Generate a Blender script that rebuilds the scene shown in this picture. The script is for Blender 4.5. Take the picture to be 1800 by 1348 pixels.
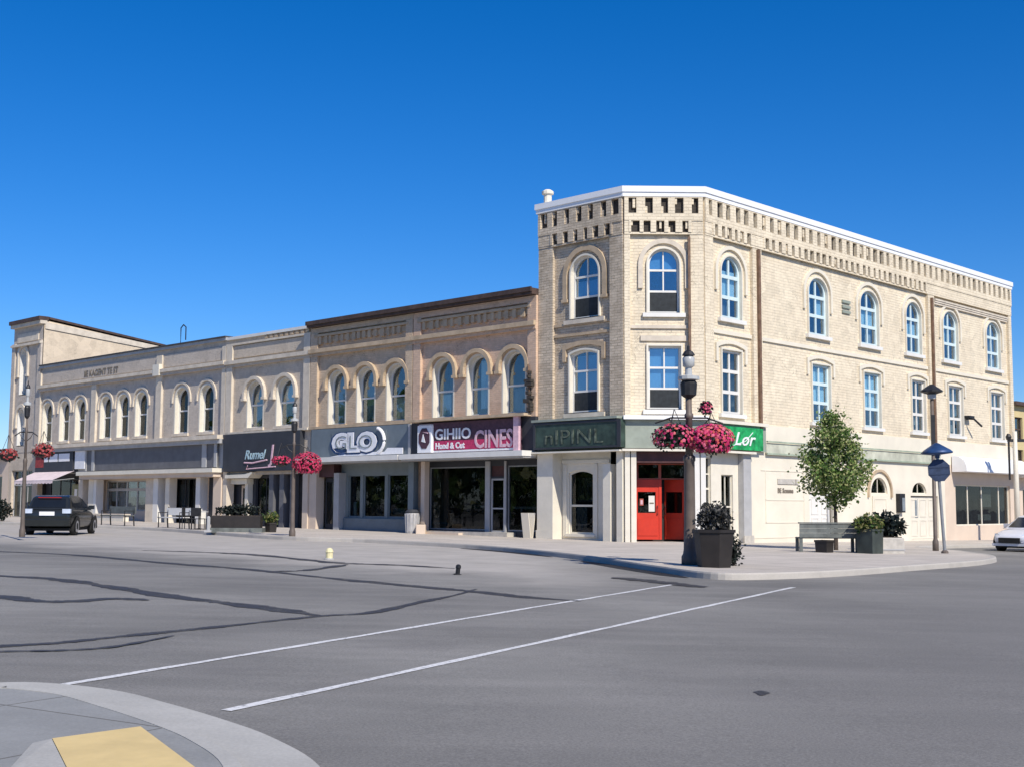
import bpy, bmesh, math, random
from mathutils import Vector, Matrix
from mathutils.geometry import tessellate_polygon
R=math.radians
random.seed(7)
for o in list(bpy.data.objects): bpy.data.objects.remove(o)
S=bpy.context.scene; COL=S.collection

# ------------------------------------------------------------------ camera, sky, sun, exposure
cd=bpy.data.cameras.new('camera'); cam=bpy.data.objects.new('camera',cd); COL.objects.link(cam); S.camera=cam
cd.sensor_width=36; cd.lens=44.4875; cd.sensor_fit='HORIZONTAL'; cd.clip_start=.1; cd.clip_end=4000
cam.matrix_world=Matrix.Translation((0,0,1.2))@Matrix.Rotation(R(90+5.4575),4,'X')@Matrix.Rotation(R(.296),4,'Z')
SUN_EL,SUN_AZ=42,152      # azimuth clockwise from +Y
W=bpy.data.worlds.new('World'); S.world=W; W.use_nodes=True
nt=W.node_tree; nt.nodes.clear()
sky=nt.nodes.new('ShaderNodeTexSky'); sky.sky_type='NISHITA'; sky.sun_disc=False
sky.sun_elevation=R(SUN_EL); sky.sun_rotation=R(SUN_AZ); sky.air_density=1.0; sky.dust_density=.1; sky.ozone_density=5.0; sky.altitude=200
hs=nt.nodes.new('ShaderNodeHueSaturation'); hs.inputs['Saturation'].default_value=1.245; gm_=nt.nodes.new('ShaderNodeMixRGB'); gm_.blend_type='MULTIPLY'; gm_.inputs[0].default_value=1; gm_.inputs[2].default_value=(.72,.785,.98,1)
bg=nt.nodes.new('ShaderNodeBackground'); bg.inputs[1].default_value=.108
wo=nt.nodes.new('ShaderNodeOutputWorld')
nt.links.new(sky.outputs[0],gm_.inputs[1]); nt.links.new(gm_.outputs[0],hs.inputs['Color']); nt.links.new(hs.outputs[0],bg.inputs[0]); nt.links.new(bg.outputs[0],wo.inputs[0])
sl=bpy.data.lights.new('sun','SUN'); sl.energy=4.2; sl.angle=R(.5); sl.color=(1,.93,.82)
sun=bpy.data.objects.new('sun',sl); COL.objects.link(sun)
sd=Vector((math.sin(R(SUN_AZ))*math.cos(R(SUN_EL)),math.cos(R(SUN_AZ))*math.cos(R(SUN_EL)),math.sin(R(SUN_EL))))
sun.rotation_euler=sd.to_track_quat('Z','Y').to_euler(); sun.location=(0,-20,60)
S.view_settings.view_transform='Standard'; S.view_settings.look='None'; S.view_settings.gamma=1; S.view_settings.exposure=.25
S.view_settings.use_curve_mapping=False
S.render.engine='CYCLES'

# ------------------------------------------------------------------ materials
def lin(*c): return tuple((v/255/12.92 if v<=10 else ((v/255+.055)/1.055)**2.4) for v in c)
class NT:
    def __init__(s,name):
        s.m=bpy.data.materials.new(name); s.m.use_nodes=True; s.t=s.m.node_tree; s.b=s.t.nodes['Principled BSDF']; s.out=s.t.nodes['Material Output']
    def n(s,t,**k):
        n=s.t.nodes.new(t)
        for a,v in k.items():
            if a in n.inputs.keys(): n.inputs[a].default_value=v
            else: setattr(n,a,v)
        return n
    def l(s,a,b): s.t.links.new(a,b)
    def obj(s): return s.n('ShaderNodeTexCoord').outputs['Object']
    def noise(s,scale,detail=4,vec=None,rough=.6):
        n=s.n('ShaderNodeTexNoise'); n.inputs['Scale'].default_value=scale; n.inputs['Detail'].default_value=detail; n.inputs['Roughness'].default_value=rough
        s.l(vec if vec is not None else s.obj(),n.inputs['Vector']); return n.outputs['Fac']
    def ramp(s,fac,a,b,ca=(0,0,0,1),cb=(1,1,1,1)):
        r=s.n('ShaderNodeValToRGB'); e=r.color_ramp.elements; e[0].position=a; e[1].position=b; e[0].color=ca; e[1].color=cb; s.l(fac,r.inputs[0]); return r.outputs[0]
    def mix(s,fac,a,b,mode='MIX'):
        m=s.n('ShaderNodeMixRGB',blend_type=mode)
        for v,i in ((fac,0),(a,1),(b,2)):
            if isinstance(v,(int,float)): m.inputs[i].default_value=v
            elif isinstance(v,tuple): m.inputs[i].default_value=(*v[:3],1)
            else: s.l(v,m.inputs[i])
        return m.outputs[0]
    def math(s,op,a,b=None,c=None):
        m=s.n('ShaderNodeMath',operation=op)
        for i,v in enumerate((a,b,c)):
            if v is None: continue
            if isinstance(v,(int,float)): m.inputs[i].default_value=v
            else: s.l(v,m.inputs[i])
        return m.outputs[0]
    def bump(s,h,strength,dist=.02):
        b=s.n('ShaderNodeBump'); b.inputs['Strength'].default_value=strength; b.inputs['Distance'].default_value=dist; s.l(h,b.inputs['Height']); s.l(b.outputs[0],s.b.inputs['Normal'])
MATS={}
def paint(name,col,rough=.6,var=.12,scale=3,metal=0,bump=.0,spec=.4):
    if name in MATS: return MATS[name]
    k=NT(name); f=k.noise(scale,5); d=tuple(c*(1-2*var) for c in col); u=tuple(min(1,c*(1+var)) for c in col)
    k.l(k.ramp(f,.3,.7,(*d,1),(*u,1)),k.b.inputs['Base Color']); k.b.inputs['Roughness'].default_value=rough; k.b.inputs['Metallic'].default_value=metal
    k.b.inputs['Specular IOR Level'].default_value=spec
    if bump: k.bump(k.noise(40,3),bump,.01)
    MATS[name]=k.m; return k.m
def brick(name,col,mortar,bw=.26,bh=.085,var=.16,stain=.3,bump=.5,stain_col=None,msize=.012):
    k=NT(name); o=k.obj(); sp=k.n('ShaderNodeSeparateXYZ'); k.l(o,sp.inputs[0])
    cb=k.n('ShaderNodeCombineXYZ'); k.l(k.math('ADD',k.math('ADD',sp.outputs[0],sp.outputs[1]),k.math('MULTIPLY',k.noise(6,3),.05)),cb.inputs[0])
    wob=k.math('ADD',k.math('MULTIPLY',k.noise(1.3,2),.06),k.math('MULTIPLY',k.noise(7,3),.035)); k.l(k.math('ADD',sp.outputs[2],wob),cb.inputs[1])
    b=k.n('ShaderNodeTexBrick'); k.l(cb.outputs[0],b.inputs['Vector'])
    b.inputs['Scale'].default_value=1; b.inputs['Brick Width'].default_value=bw; b.inputs['Row Height'].default_value=bh; b.inputs['Mortar Size'].default_value=msize; b.inputs['Mortar Smooth'].default_value=.3
    b.inputs['Color1'].default_value=(*[c*(1-var) for c in col],1); b.inputs['Color2'].default_value=(*[min(1,c*(1+var)) for c in col],1); b.inputs['Mortar'].default_value=(*mortar,1); b.inputs['Bias'].default_value=0
    c=k.mix(k.ramp(k.noise(5,6),.35,.75),b.outputs['Color'],tuple(min(1,x*1.12) for x in col))
    st=k.ramp(k.noise(.55,7,rough=.7),.42,.72)
    c=k.mix(k.math('MULTIPLY',st,stain),c,stain_col or tuple(x*.45 for x in col))
    # thin vertical weather streaks, real dirt
    mp=k.n('ShaderNodeMapping'); mp.inputs['Scale'].default_value=(3,3,.18); k.l(o,mp.inputs[0])
    c=k.mix(k.math('MULTIPLY',k.ramp(k.noise(1.2,4,mp.outputs[0]),.55,.8),stain*.7),c,tuple(x*.5 for x in col))
    # mismatched repair patches and hairline cracks
    vo=k.n('ShaderNodeTexVoronoi'); vo.inputs['Scale'].default_value=2.2; k.l(cb.outputs[0],vo.inputs['Vector']); vs=k.n('ShaderNodeSeparateColor'); k.l(vo.outputs['Color'],vs.inputs[0])
    c=k.mix(k.math('MULTIPLY',k.ramp(vs.outputs[0],.80,.82),.28),c,tuple(x*.72 for x in col)); c=k.mix(k.math('MULTIPLY',k.ramp(vs.outputs[1],.84,.86),.35),c,tuple(min(1,x*1.2) for x in col))
    ck=k.math('LESS_THAN',k.math('ABSOLUTE',k.math('SUBTRACT',k.noise(.9,6,None,.62),.5)),.0045); ck=k.math('MULTIPLY',ck,k.ramp(k.noise(.7,2),.5,.6))
    c=k.mix(k.math('MULTIPLY',ck,.6),c,tuple(x*.3 for x in col))
    k.l(c,k.b.inputs['Base Color']); k.b.inputs['Roughness'].default_value=.85; k.b.inputs['Specular IOR Level'].default_value=.25
    k.bump(k.math('ADD',k.math('MULTIPLY',b.outputs['Fac'],-1.0),k.math('MULTIPLY',k.noise(25,4),.8)),bump,.012)
    MATS[name]=k.m; return k.m
def glass(name,tint=(.55,.62,.65),refl=.10,rough=.02,wave=.02):
    k=NT(name); k.t.nodes.remove(k.b)
    tr=k.n('ShaderNodeBsdfTransparent'); tr.inputs[0].default_value=(*tint,1)
    gl=k.n('ShaderNodeBsdfGlossy'); gl.inputs['Roughness'].default_value=rough; gl.inputs[0].default_value=(.95,.97,1,1)
    bp=k.n('ShaderNodeBump'); bp.inputs['Strength'].default_value=wave; bp.inputs['Distance'].default_value=.1; k.l(k.noise(1.7,2),bp.inputs['Height']); k.l(bp.outputs[0],gl.inputs['Normal'])
    ge=k.n('ShaderNodeNewGeometry'); dt=k.n('ShaderNodeVectorMath',operation='DOT_PRODUCT'); k.l(ge.outputs['Normal'],dt.inputs[0]); k.l(ge.outputs['Incoming'],dt.inputs[1])
    sch=k.math('POWER',k.math('SUBTRACT',1.0,k.math('ABSOLUTE',dt.outputs['Value'])),5.0)
    f=k.math('MINIMUM',k.math('ADD',k.math('MULTIPLY',sch,.9),.03+refl),1.0)
    mx=k.n('ShaderNodeMixShader'); k.l(f,mx.inputs[0]); k.l(tr.outputs[0],mx.inputs[1]); k.l(gl.outputs[0],mx.inputs[2]); k.l(mx.outputs[0],k.out.inputs[0])
    return k.m
def leafmat(name,cols,rough=.55,trans=.25):
    k=NT(name); g=k.n('ShaderNodeNewGeometry'); r=k.n('ShaderNodeValToRGB'); e=r.color_ramp.elements
    e[0].color=(*cols[0],1); e[1].color=(*cols[-1],1)
    for i,c in enumerate(cols[1:-1]): x=e.new((i+1)/(len(cols)-1)); x.color=(*c,1)
    k.l(g.outputs['Random Per Island'],r.inputs[0]); k.l(r.outputs[0],k.b.inputs['Base Color']); k.b.inputs['Roughness'].default_value=rough
    k.b.inputs['Specular IOR Level'].default_value=.3
    t=k.n('ShaderNodeBsdfTranslucent'); k.l(r.outputs[0],t.inputs[0]); m=k.n('ShaderNodeMixShader'); m.inputs[0].default_value=trans
    k.l(k.b.outputs[0],m.inputs[1]); k.l(t.outputs[0],m.inputs[2]); k.l(m.outputs[0],k.out.inputs[0]); return k.m
def roadmat():
    k=NT('asphalt'); o=k.obj(); sp=k.n('ShaderNodeSeparateXYZ'); k.l(o,sp.inputs[0])
    big=k.noise(.16,5,o,.6); mid=k.noise(1.3,6,o,.7); fine=k.noise(55,3,o,.8)
    mp=k.n('ShaderNodeMapping'); mp.inputs['Rotation'].default_value=(0,0,R(-66)); mp.inputs['Scale'].default_value=(.25,2.2,1); k.l(o,mp.inputs[0])
    streak=k.noise(.9,5,mp.outputs[0],.6)
    c=k.ramp(big,.36,.64,(.165,.159,.146,1),(.285,.274,.249,1))
    c=k.mix(k.math('MULTIPLY',k.ramp(mid,.35,.75),.35),c,(.165,.156,.146))
    c=k.mix(k.math('MULTIPLY',k.ramp(streak,.45,.75),.35),c,(.34,.32,.295))
    c=k.mix(k.math('MULTIPLY',k.ramp(k.noise(.55,7,o,.75),.52,.66),.45),c,(.175,.166,.156))
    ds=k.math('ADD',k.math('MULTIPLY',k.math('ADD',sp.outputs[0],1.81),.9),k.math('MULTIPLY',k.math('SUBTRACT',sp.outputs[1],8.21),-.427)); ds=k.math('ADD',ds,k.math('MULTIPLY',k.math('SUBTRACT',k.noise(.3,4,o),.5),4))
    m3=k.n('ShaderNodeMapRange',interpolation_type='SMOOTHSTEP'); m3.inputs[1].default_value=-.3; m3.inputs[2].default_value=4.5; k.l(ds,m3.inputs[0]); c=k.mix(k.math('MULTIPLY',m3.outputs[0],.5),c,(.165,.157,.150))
    c=k.mix(.8,c,k.ramp(fine,.3,.75,(.30,.30,.30,1),(.72,.72,.72,1)),'OVERLAY')
    spk=k.ramp(k.noise(120,2,o,.5),.66,.74); c=k.mix(k.math('MULTIPLY',spk,.25),c,(.5,.48,.45))
    s=k.math('ADD',k.math('MULTIPLY',sp.outputs[0],.7),k.math('MULTIPLY',sp.outputs[1],.72))
    s=k.math('ADD',s,k.math('MULTIPLY',k.math('SUBTRACT',k.noise(.35,4,o),.5),7))
    m1=k.n('ShaderNodeMapRange',interpolation_type='SMOOTHSTEP'); m1.inputs[1].default_value=14.5; m1.inputs[2].default_value=19.5; k.l(s,m1.inputs[0])
    m2=k.n('ShaderNodeMapRange',interpolation_type='SMOOTHSTEP'); m2.inputs[1].default_value=3.2; m2.inputs[2].default_value=-.5; k.l(sp.outputs[0],m2.inputs[0])
    ap=k.ramp(k.noise(.8,7,o,.7),.25,.75,(.35,.325,.29,1),(.52,.48,.43,1))
    c=k.mix(k.math('MULTIPLY',k.math('MULTIPLY',m1.outputs[0],m2.outputs[0]),.9),c,ap)
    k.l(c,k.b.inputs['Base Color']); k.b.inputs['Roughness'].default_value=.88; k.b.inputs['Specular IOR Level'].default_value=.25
    k.bump(k.math('ADD',fine,k.math('MULTIPLY',mid,.6)),.35,.01); return k.m
def concrete(name,c0,c1,joint=1.5,jw=.012,rot=45):
    k=NT(name); o=k.obj(); mp=k.n('ShaderNodeMapping'); mp.inputs['Rotation'].default_value=(0,0,R(rot)); k.l(o,mp.inputs[0])
    c=k.ramp(k.noise(.7,7,o,.7),.3,.72,(*c0,1),(*c1,1)); c=k.mix(.4,c,k.ramp(k.noise(45,3,o,.7),.25,.8,(.35,.35,.35,1),(.65,.65,.65,1)),'OVERLAY')
    if joint:
        b=k.n('ShaderNodeTexBrick'); b.offset=0; k.l(mp.outputs[0],b.inputs[0]); b.inputs['Scale'].default_value=1; b.inputs['Brick Width'].default_value=joint; b.inputs['Row Height'].default_value=joint; b.inputs['Mortar Size'].default_value=jw
        b.inputs['Color1'].default_value=(.92,.92,.92,1); b.inputs['Color2'].default_value=(1,1,1,1); b.inputs['Mortar'].default_value=(.5,.48,.45,1)
        c=k.mix(1,c,b.outputs[0],'MULTIPLY')
    k.l(c,k.b.inputs['Base Color']); k.b.inputs['Roughness'].default_value=.9; k.b.inputs['Specular IOR Level'].default_value=.2
    k.bump(k.noise(30,4,o),.2,.01); return k.m

CREAM=brick('cream_painted_brick',(.75,.655,.495),(.60,.51,.38),.34,.115,.07,.3,.8,(.50,.39,.27))
TANB=brick('weathered_buff_brick',(.62,.52,.395),(.33,.27,.19),.3,.1,.22,.6,1.0,(.27,.20,.135))
CREAMS=paint('cream_render',(.76,.70,.575),.75,.05,.8,bump=.15)
PALEPINK=paint('pinkish_render',(.66,.54,.43),.8,.05,.9,bump=.15)
REDB=brick('orange_buff_brick',(.62,.44,.315),(.52,.39,.29),.24,.08,.14,.22,.45)
REDB2=brick('tan_orange_brick',(.56,.435,.31),(.47,.37,.27),.24,.08,.14,.3,.45)
GREYB=brick('grey_buff_painted_brick',(.54,.47,.395),(.47,.41,.345),.26,.085,.06,.22,.3)
GREYB2=brick('beige_painted_brick',(.57,.485,.385),(.49,.415,.33),.26,.085,.06,.22,.3)
TALLW=brick('pale_buff_side_brick',(.66,.55,.41),(.58,.48,.36),.26,.085,.06,.25,.3)
DARKBR=brick('near_black_brick',(.06,.052,.045),(.04,.035,.03),.3,.1)  # near-black: painted slot shade in the frieze; also the meter body
STONE=paint('cream_stone_trim',(.66,.58,.47),.8,.1,2.5,bump=.2)
STONE2=paint('tan_stone_trim',(.52,.40,.27),.8,.12,2.5,bump=.2)
WHITE=paint('white_gloss_paint',(.76,.74,.69),.45,.04,2)
IVORY=paint('ivory_paint',(.74,.69,.58),.55,.05,2)
COPING=paint('white_metal_coping',(.85,.85,.85),.4,.03,2)
CYANF=paint('pale_cyan_sash_paint',(.62,.74,.76),.45,.05,3)
BROWN=paint('dark_brown_eave',(.085,.055,.045),.7,.2,3)
LEAD=paint('dark_roofing',(.07,.068,.07),.85,.2,1.5)
RUST=paint('rusty_brown_downpipe',(.20,.12,.075),.6,.25,4)
BLACK=paint('black_paint',(.018,.018,.02),.45,.2,5)
DARKP=paint('charcoal_panel',(.040,.043,.052),.6,.12,1.2)
SLATE=paint('slate_blue_grey_panel',(.155,.19,.215),.55,.08,1.5)
SLATE2=paint('grey_green_shopfront_paint',(.20,.235,.245),.55,.08,1.5)
GREYP=paint('grey_fascia',(.135,.135,.145),.6,.10,2)
GREYT=paint('pale_grey_trim',(.42,.42,.42),.6,.08,2)
GREENP=paint('dark_bottle_green_board',(.045,.075,.058),.55,.25,3)
GREENL=paint('muted_sage_panel',(.30,.335,.28),.65,.10,2)
GREENB=paint('bright_green_board',(.022,.36,.105),.45,.35,4)
GREENLET=paint('faded_sage_lettering',(.125,.155,.115),.7,.45,5)
BAND=paint('weathered_pale_green_band',(.53,.535,.43),.7,.16,1.6)
BANDD=paint('dull_green_strip',(.36,.42,.32),.7,.16,1.6)
REDD=paint('bright_red_door_paint',(.62,.045,.022),.4,.08,2)
REDD2=paint('dusty_red_paint',(.42,.10,.07),.55,.15,2)
MAROON=paint('maroon_header',(.08,.03,.03),.6,.2,2)
INT=paint('dark_interior',(.04,.037,.035),.9,.3,1)
INT2=paint('dim_interior_goods',(.10,.10,.095),.8,.5,4)
BLIND=paint('pale_blue_white_blind',(.66,.84,.88),.8,.04,2)
BLINDG=paint('grey_drape',(.22,.26,.29),.85,.15,3)
BLINDW=paint('off_white_drape',(.55,.54,.50),.85,.1,3)
SKYREF=paint('blue_sky_reflection',(.16,.36,.58),.7,.05,1)  # blue sheet behind the panes, paints their sky reflection
IRON=paint('dark_cast_iron',(.035,.035,.037),.5,.2,6,metal=.3)
POLE=paint('brown_grey_lamp_post',(.155,.125,.105),.55,.15,3,metal=.1)
POLES=paint('silver_grey_post',(.32,.33,.34),.45,.12,3,metal=.3)
GLOBE=paint('white_lamp_glass',(.46,.47,.46),.25,.04,3)
NAVY=paint('navy_blue_metal',(.03,.075,.19),.45,.2,3,metal=.2)
SIGNBK=paint('dark_blue_grey_sign_back',(.035,.055,.11),.5,.25,4,metal=.2)
SCREEN=paint('dark_pane_reflection',(.025,.03,.034),.7,.25,6)  # paints the dark reflection low in the pane
PLANT=paint('dark_brown_planter',(.026,.022,.020),.55,.15,3)
PLANTG=paint('dark_green_planter',(.05,.062,.055),.6,.2,3)
BENCHG=paint('weathered_grey_bench',(.15,.165,.155),.7,.2,4)
CONC=paint('pale_concrete_block',(.50,.47,.42),.85,.12,5,bump=.3)
BINM=paint('pale_grey_bin',(.48,.47,.47),.6,.12,6)
TAR=NT('black_crack_sealant'); TAR.b.inputs['Base Color'].default_value=(.05,.048,.05,1); TAR.b.inputs['Roughness'].default_value=.7
_t=TAR.n('ShaderNodeBsdfTransparent'); _m=TAR.n('ShaderNodeMixShader'); TAR.l(TAR.math('ADD',TAR.math('MULTIPLY',TAR.ramp(TAR.noise(2.2,7,None,.75),.36,.56),.55),.42),_m.inputs[0]); TAR.l(_t.outputs[0],_m.inputs[1]); TAR.l(TAR.b.outputs[0],_m.inputs[2]); TAR.l(_m.outputs[0],TAR.out.inputs[0]); TAR=TAR.m
KERBSH=paint('black_kerb_shade',(.018,.018,.021),.7,.25,2)  # near-black colour painting the shaded kerb face
LINE=NT('worn_white_road_paint'); _f=LINE.ramp(LINE.noise(22,4),.30,.52); LINE.l(LINE.mix(_f,(.30,.30,.30),(.72,.71,.69)),LINE.b.inputs['Base Color']); LINE.b.inputs['Roughness'].default_value=.8; LINE=LINE.m
YEL=paint('yellow_tactile_paint',(.72,.54,.24),.7,.07,3,bump=.2)
SIDEW=concrete('pavement_concrete',(.46,.415,.36),(.62,.56,.49),1.5)
ISLC=concrete('grey_footpath_concrete',(.25,.252,.243),(.36,.362,.35),1.35,.01,30)
KERB=concrete('kerb_concrete',(.40,.375,.335),(.52,.485,.435),0)
KERBI=concrete('island_kerb_concrete',(.38,.37,.34),(.50,.485,.445),0)
CARB=paint('black_car_paint',(.02,.022,.022),.18,.1,3,spec=.6)
CARW=paint('silver_white_car_paint',(.66,.67,.72),.25,.05,3,spec=.6)
TYRE=paint('tyre_rubber',(.02,.02,.02),.85,.2,8)
RIM=paint('alloy_rim',(.55,.55,.56),.35,.08,5,metal=.6)
LENSW=paint('pale_lamp_lens',(.55,.62,.74),.15,.1,6)
LENSR=paint('red_lamp_lens',(.35,.02,.02),.2,.1,6)
PLATE=paint('white_number_plate',(.8,.8,.82),.5,.05,6)
PINKB=paint('magenta_banner',(.55,.04,.13),.6,.2,8)
BADGE=paint('dark_plum_badge',(.09,.04,.06),.6,.2,8)
PINKL=paint('pale_pink_lettering',(.72,.48,.55),.6,.12,8)
WHITEL=paint('white_lettering',(.82,.82,.84),.5,.04,8)
TEALL=paint('pale_teal_lettering',(.42,.58,.64),.5,.1,8)
INK=paint('grey_brown_lettering',(.22,.19,.15),.8,.2,8)
AWN=paint('white_pink_awning_canvas',(.74,.62,.62),.8,.08,2)
YELP=paint('yellow_poster',(.75,.55,.15),.6,.3,9)
YBLD=paint('straw_yellow_render',(.62,.50,.26),.8,.06,1)
BRICKRED=paint('dull_red_cloth',(.33,.05,.05),.75,.25,5)
GL=glass('window_glass',(.8,.86,.88),refl=.09)
GLB=glass('bluish_window_glass',(.82,.90,.94),.14)
GLD=glass('dark_shop_glass',(.5,.54,.54),.0)
GLC=paint('car_glass',(.012,.014,.016),.08,.1,2,spec=.6)
BARK=paint('bark',(.085,.065,.05),.9,.25,12,bump=.5)
LEAF=leafmat('tree_leaves',[(.035,.07,.015),(.09,.17,.035),(.17,.26,.065),(.32,.37,.13),(.55,.53,.28)])
LEAFD=leafmat('dark_shrub_leaves',[(.012,.014,.012),(.03,.032,.03),(.07,.068,.062),(.17,.16,.15)])
LEAFG=leafmat('fresh_green_leaves',[(.015,.04,.015),(.05,.10,.02),(.17,.20,.05),(.36,.30,.16)])
LEAFBK=leafmat('blackish_foliage',[(.008,.012,.010),(.014,.022,.018),(.03,.04,.035)])
LEAFB=leafmat('basket_leaves',[(.010,.022,.018),(.02,.04,.03),(.05,.075,.05)])
PETAL=leafmat('pink_petals',[(.42,.012,.09),(.70,.03,.18),(.75,.09,.20),(.80,.20,.30),(.70,.14,.08),(.30,.01,.16)])
PETALR=leafmat('crimson_petals',[(.45,.012,.06),(.62,.03,.12),(.68,.10,.17),(.35,.02,.07)])
PETALD=leafmat('dull_red_petals',[(.28,.03,.03),(.42,.06,.06),(.5,.14,.13)])

# ------------------------------------------------------------------ frames: A runs left-back, C faces the camera, B runs right-back
def zs(x,y): return -.0138*max(-60,min(60,x))-.0012*max(-60,min(120,y))
def zr(x,y): return zs(x,y)-.13
WY=R(.9269)
def frame(o,a):
    return Matrix.Translation((o[0],o[1],0))@Matrix.Rotation(a,4,'Z')
P1=Vector((4.06869,45.7776)); exA=Vector((math.cos(WY-R(45)),math.sin(WY-R(45)))); exC=Vector((math.cos(WY),math.sin(WY))); exB=Vector((math.cos(WY+R(45)),math.sin(WY+R(45))))
P2=P1+exC*2.9643
FA=frame(P1,WY-R(45)); FC=frame(P1,WY); FB=frame(P2,WY+R(45)); I4=Matrix.Identity(4)
def inn(ex): return Vector((-ex.y,ex.x))
WM={}
def lnk(o): COL.objects.link(o); return o
def tag(o,label=None,cat=None,group=None,kind=None):
    if label: o['label']=label
    if cat: o['category']=cat
    if group: o['group']=group
    if kind: o['kind']=kind
    return o
def thing(name,label,cat,M,group=None):
    o=lnk(bpy.data.objects.new(name,None)); o.empty_display_size=.3; o.matrix_world=M; WM[o]=M.copy(); return tag(o,label,cat,group)
def at(x,y,z=None,rz=0,F=I4):
    return F@Matrix.Translation((x,y,zs(x,y) if z is None else z))@Matrix.Rotation(rz,4,'Z')
def gz(F,x,y=0): p=F@Vector((x,y,0)); return zs(p.x,p.y)
class MB:
    def __init__(s): s.v=[]; s.f=[]
    def face(s,pts):
        n=len(s.v); s.v+= [tuple(p) for p in pts]; s.f.append(list(range(n,n+len(pts))))
    def add(s,vs,fs):
        n=len(s.v); s.v+=[tuple(p) for p in vs]; s.f+=[[i+n for i in f] for f in fs]
    def box(s,x0,x1,y0,y1,z0,z1,M=None):
        vs=[Vector(p) for p in ((x0,y0,z0),(x1,y0,z0),(x1,y1,z0),(x0,y1,z0),(x0,y0,z1),(x1,y0,z1),(x1,y1,z1),(x0,y1,z1))]
        if M: vs=[M@p for p in vs]
        s.add(vs,[(0,3,2,1),(4,5,6,7),(0,1,5,4),(1,2,6,5),(2,3,7,6),(3,0,4,7)]); return s
    def bbox(s,x0,x1,y0,y1,z0,z1,b=.02):
        # box with chamfered vertical front edges and top
        p=[(x0+b,y0),(x1-b,y0),(x1,y0+b),(x1,y1),(x0,y1),(x0,y0+b)]
        s.prism(p,z0,z1-b); q=[(x0+2*b,y0+b),(x1-2*b,y0+b),(x1-b,y0+2*b),(x1-b,y1),(x0+b,y1),(x0+b,y0+2*b)]
        n=len(p); s.add([(a,c,z1-b) for a,c in p]+[(a,c,z1) for a,c in q],[(i,(i+1)%n,(i+1)%n+n,i+n) for i in range(n)]+[tuple(range(n,2*n))]); return s
    def prism(s,poly,z0,z1,caps=True):
        n=len(poly); vs=[(p[0],p[1],z0) for p in poly]+[(p[0],p[1],z1) for p in poly]
        fs=[(i,(i+1)%n,(i+1)%n+n,i+n) for i in range(n)]
        if caps: fs+=[tuple(range(n-1,-1,-1)),tuple(range(n,2*n))]
        s.add(vs,fs); return s
    def extr(s,poly,y0,y1):   # polygon in x,z extruded along y (front cap at y0)
        n=len(poly); vs=[(p[0],y0,p[1]) for p in poly]+[(p[0],y1,p[1]) for p in poly]
        s.add(vs,[(i,i+n,(i+1)%n+n,(i+1)%n) for i in range(n)]+[tuple(range(n)),tuple(range(2*n-1,n-1,-1))]); return s
    def ring(s,outer,inner,y0,y1,closed=True):
        n=len(outer); m=n if closed else n-1
        vs=[(p[0],y0,p[1]) for p in outer]+[(p[0],y0,p[1]) for p in inner]+[(p[0],y1,p[1]) for p in outer]+[(p[0],y1,p[1]) for p in inner]
        fs=[]
        for i in range(m):
            j=(i+1)%n; fs+=[(i,j,n+j,n+i),(i,2*n+i,2*n+j,j),(n+i,n+j,3*n+j,3*n+i)]
        if not closed: fs+=[(0,n,3*n,2*n),(n-1,3*n-1,4*n-1,2*n-1)]
        s.add(vs,fs); return s
    def lathe(s,prof,n=16,cx=0,cy=0):
        k=len(prof); vs=[]
        for r,z in prof:
            for i in range(n): a=2*math.pi*i/n+math.pi/n; vs.append((cx+r*math.cos(a),cy+r*math.sin(a),z))
        fs=[(j*n+i,j*n+(i+1)%n,(j+1)*n+(i+1)%n,(j+1)*n+i) for j in range(k-1) for i in range(n)]
        fs+=[tuple(range(n-1,-1,-1)),tuple(range((k-1)*n,k*n))]
        s.add(vs,fs); return s
    def tube(s,pts,rad,n=8):
        pts=[Vector(p) for p in pts]; rads=rad if isinstance(rad,(list,tuple)) else [rad]*len(pts); vs=[]
        for i,p in enumerate(pts):
            d=(pts[min(i+1,len(pts)-1)]-pts[max(i-1,0)]).normalized(); a=d.cross(Vector((0,0,1)))
            if a.length<.05: a=d.cross(Vector((1,0,0)))
            a.normalize(); b=d.cross(a)
            for k in range(n): t=2*math.pi*k/n; vs.append(p+(a*math.cos(t)+b*math.sin(t))*rads[i])
        fs=[(j*n+i,j*n+(i+1)%n,(j+1)*n+(i+1)%n,(j+1)*n+i) for j in range(len(pts)-1) for i in range(n)]
        fs+=[tuple(range(n)),tuple(range((len(pts)-1)*n,len(pts)*n))]
        s.add(vs,fs); return s
    def build(s,name,mat,parent=None,F=I4,smooth=False,label=None):
        xs=[p[0] for p in s.v]; ys=[p[1] for p in s.v]; z=[p[2] for p in s.v]
        c=Vector(((min(xs)+max(xs))/2,(min(ys)+max(ys))/2,min(z)))
        me=bpy.data.meshes.new(name); me.from_pydata([Vector(p)-c for p in s.v],[],s.f); me.materials.append(mat)
        if smooth:
            for p in me.polygons: p.use_smooth=True
        bm=bmesh.new(); bm.from_mesh(me); bmesh.ops.recalc_face_normals(bm,faces=bm.faces) if len(bm.faces)<4000 else None; bm.to_mesh(me); bm.free()
        me.update()
        o=lnk(bpy.data.objects.new(name,me)); Wm=F@Matrix.Translation(c); WM[o]=Wm
        if parent: o.parent=parent; o.matrix_local=WM[parent].inverted()@Wm
        else: o.matrix_world=Wm
        if label: o['label']=label
        return o
def box(name,mat,par,F,*a,label=None): return MB().box(*a).build(name,mat,par,F,label=label)
def struct(o): o['kind']='structure'; return o
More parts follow.
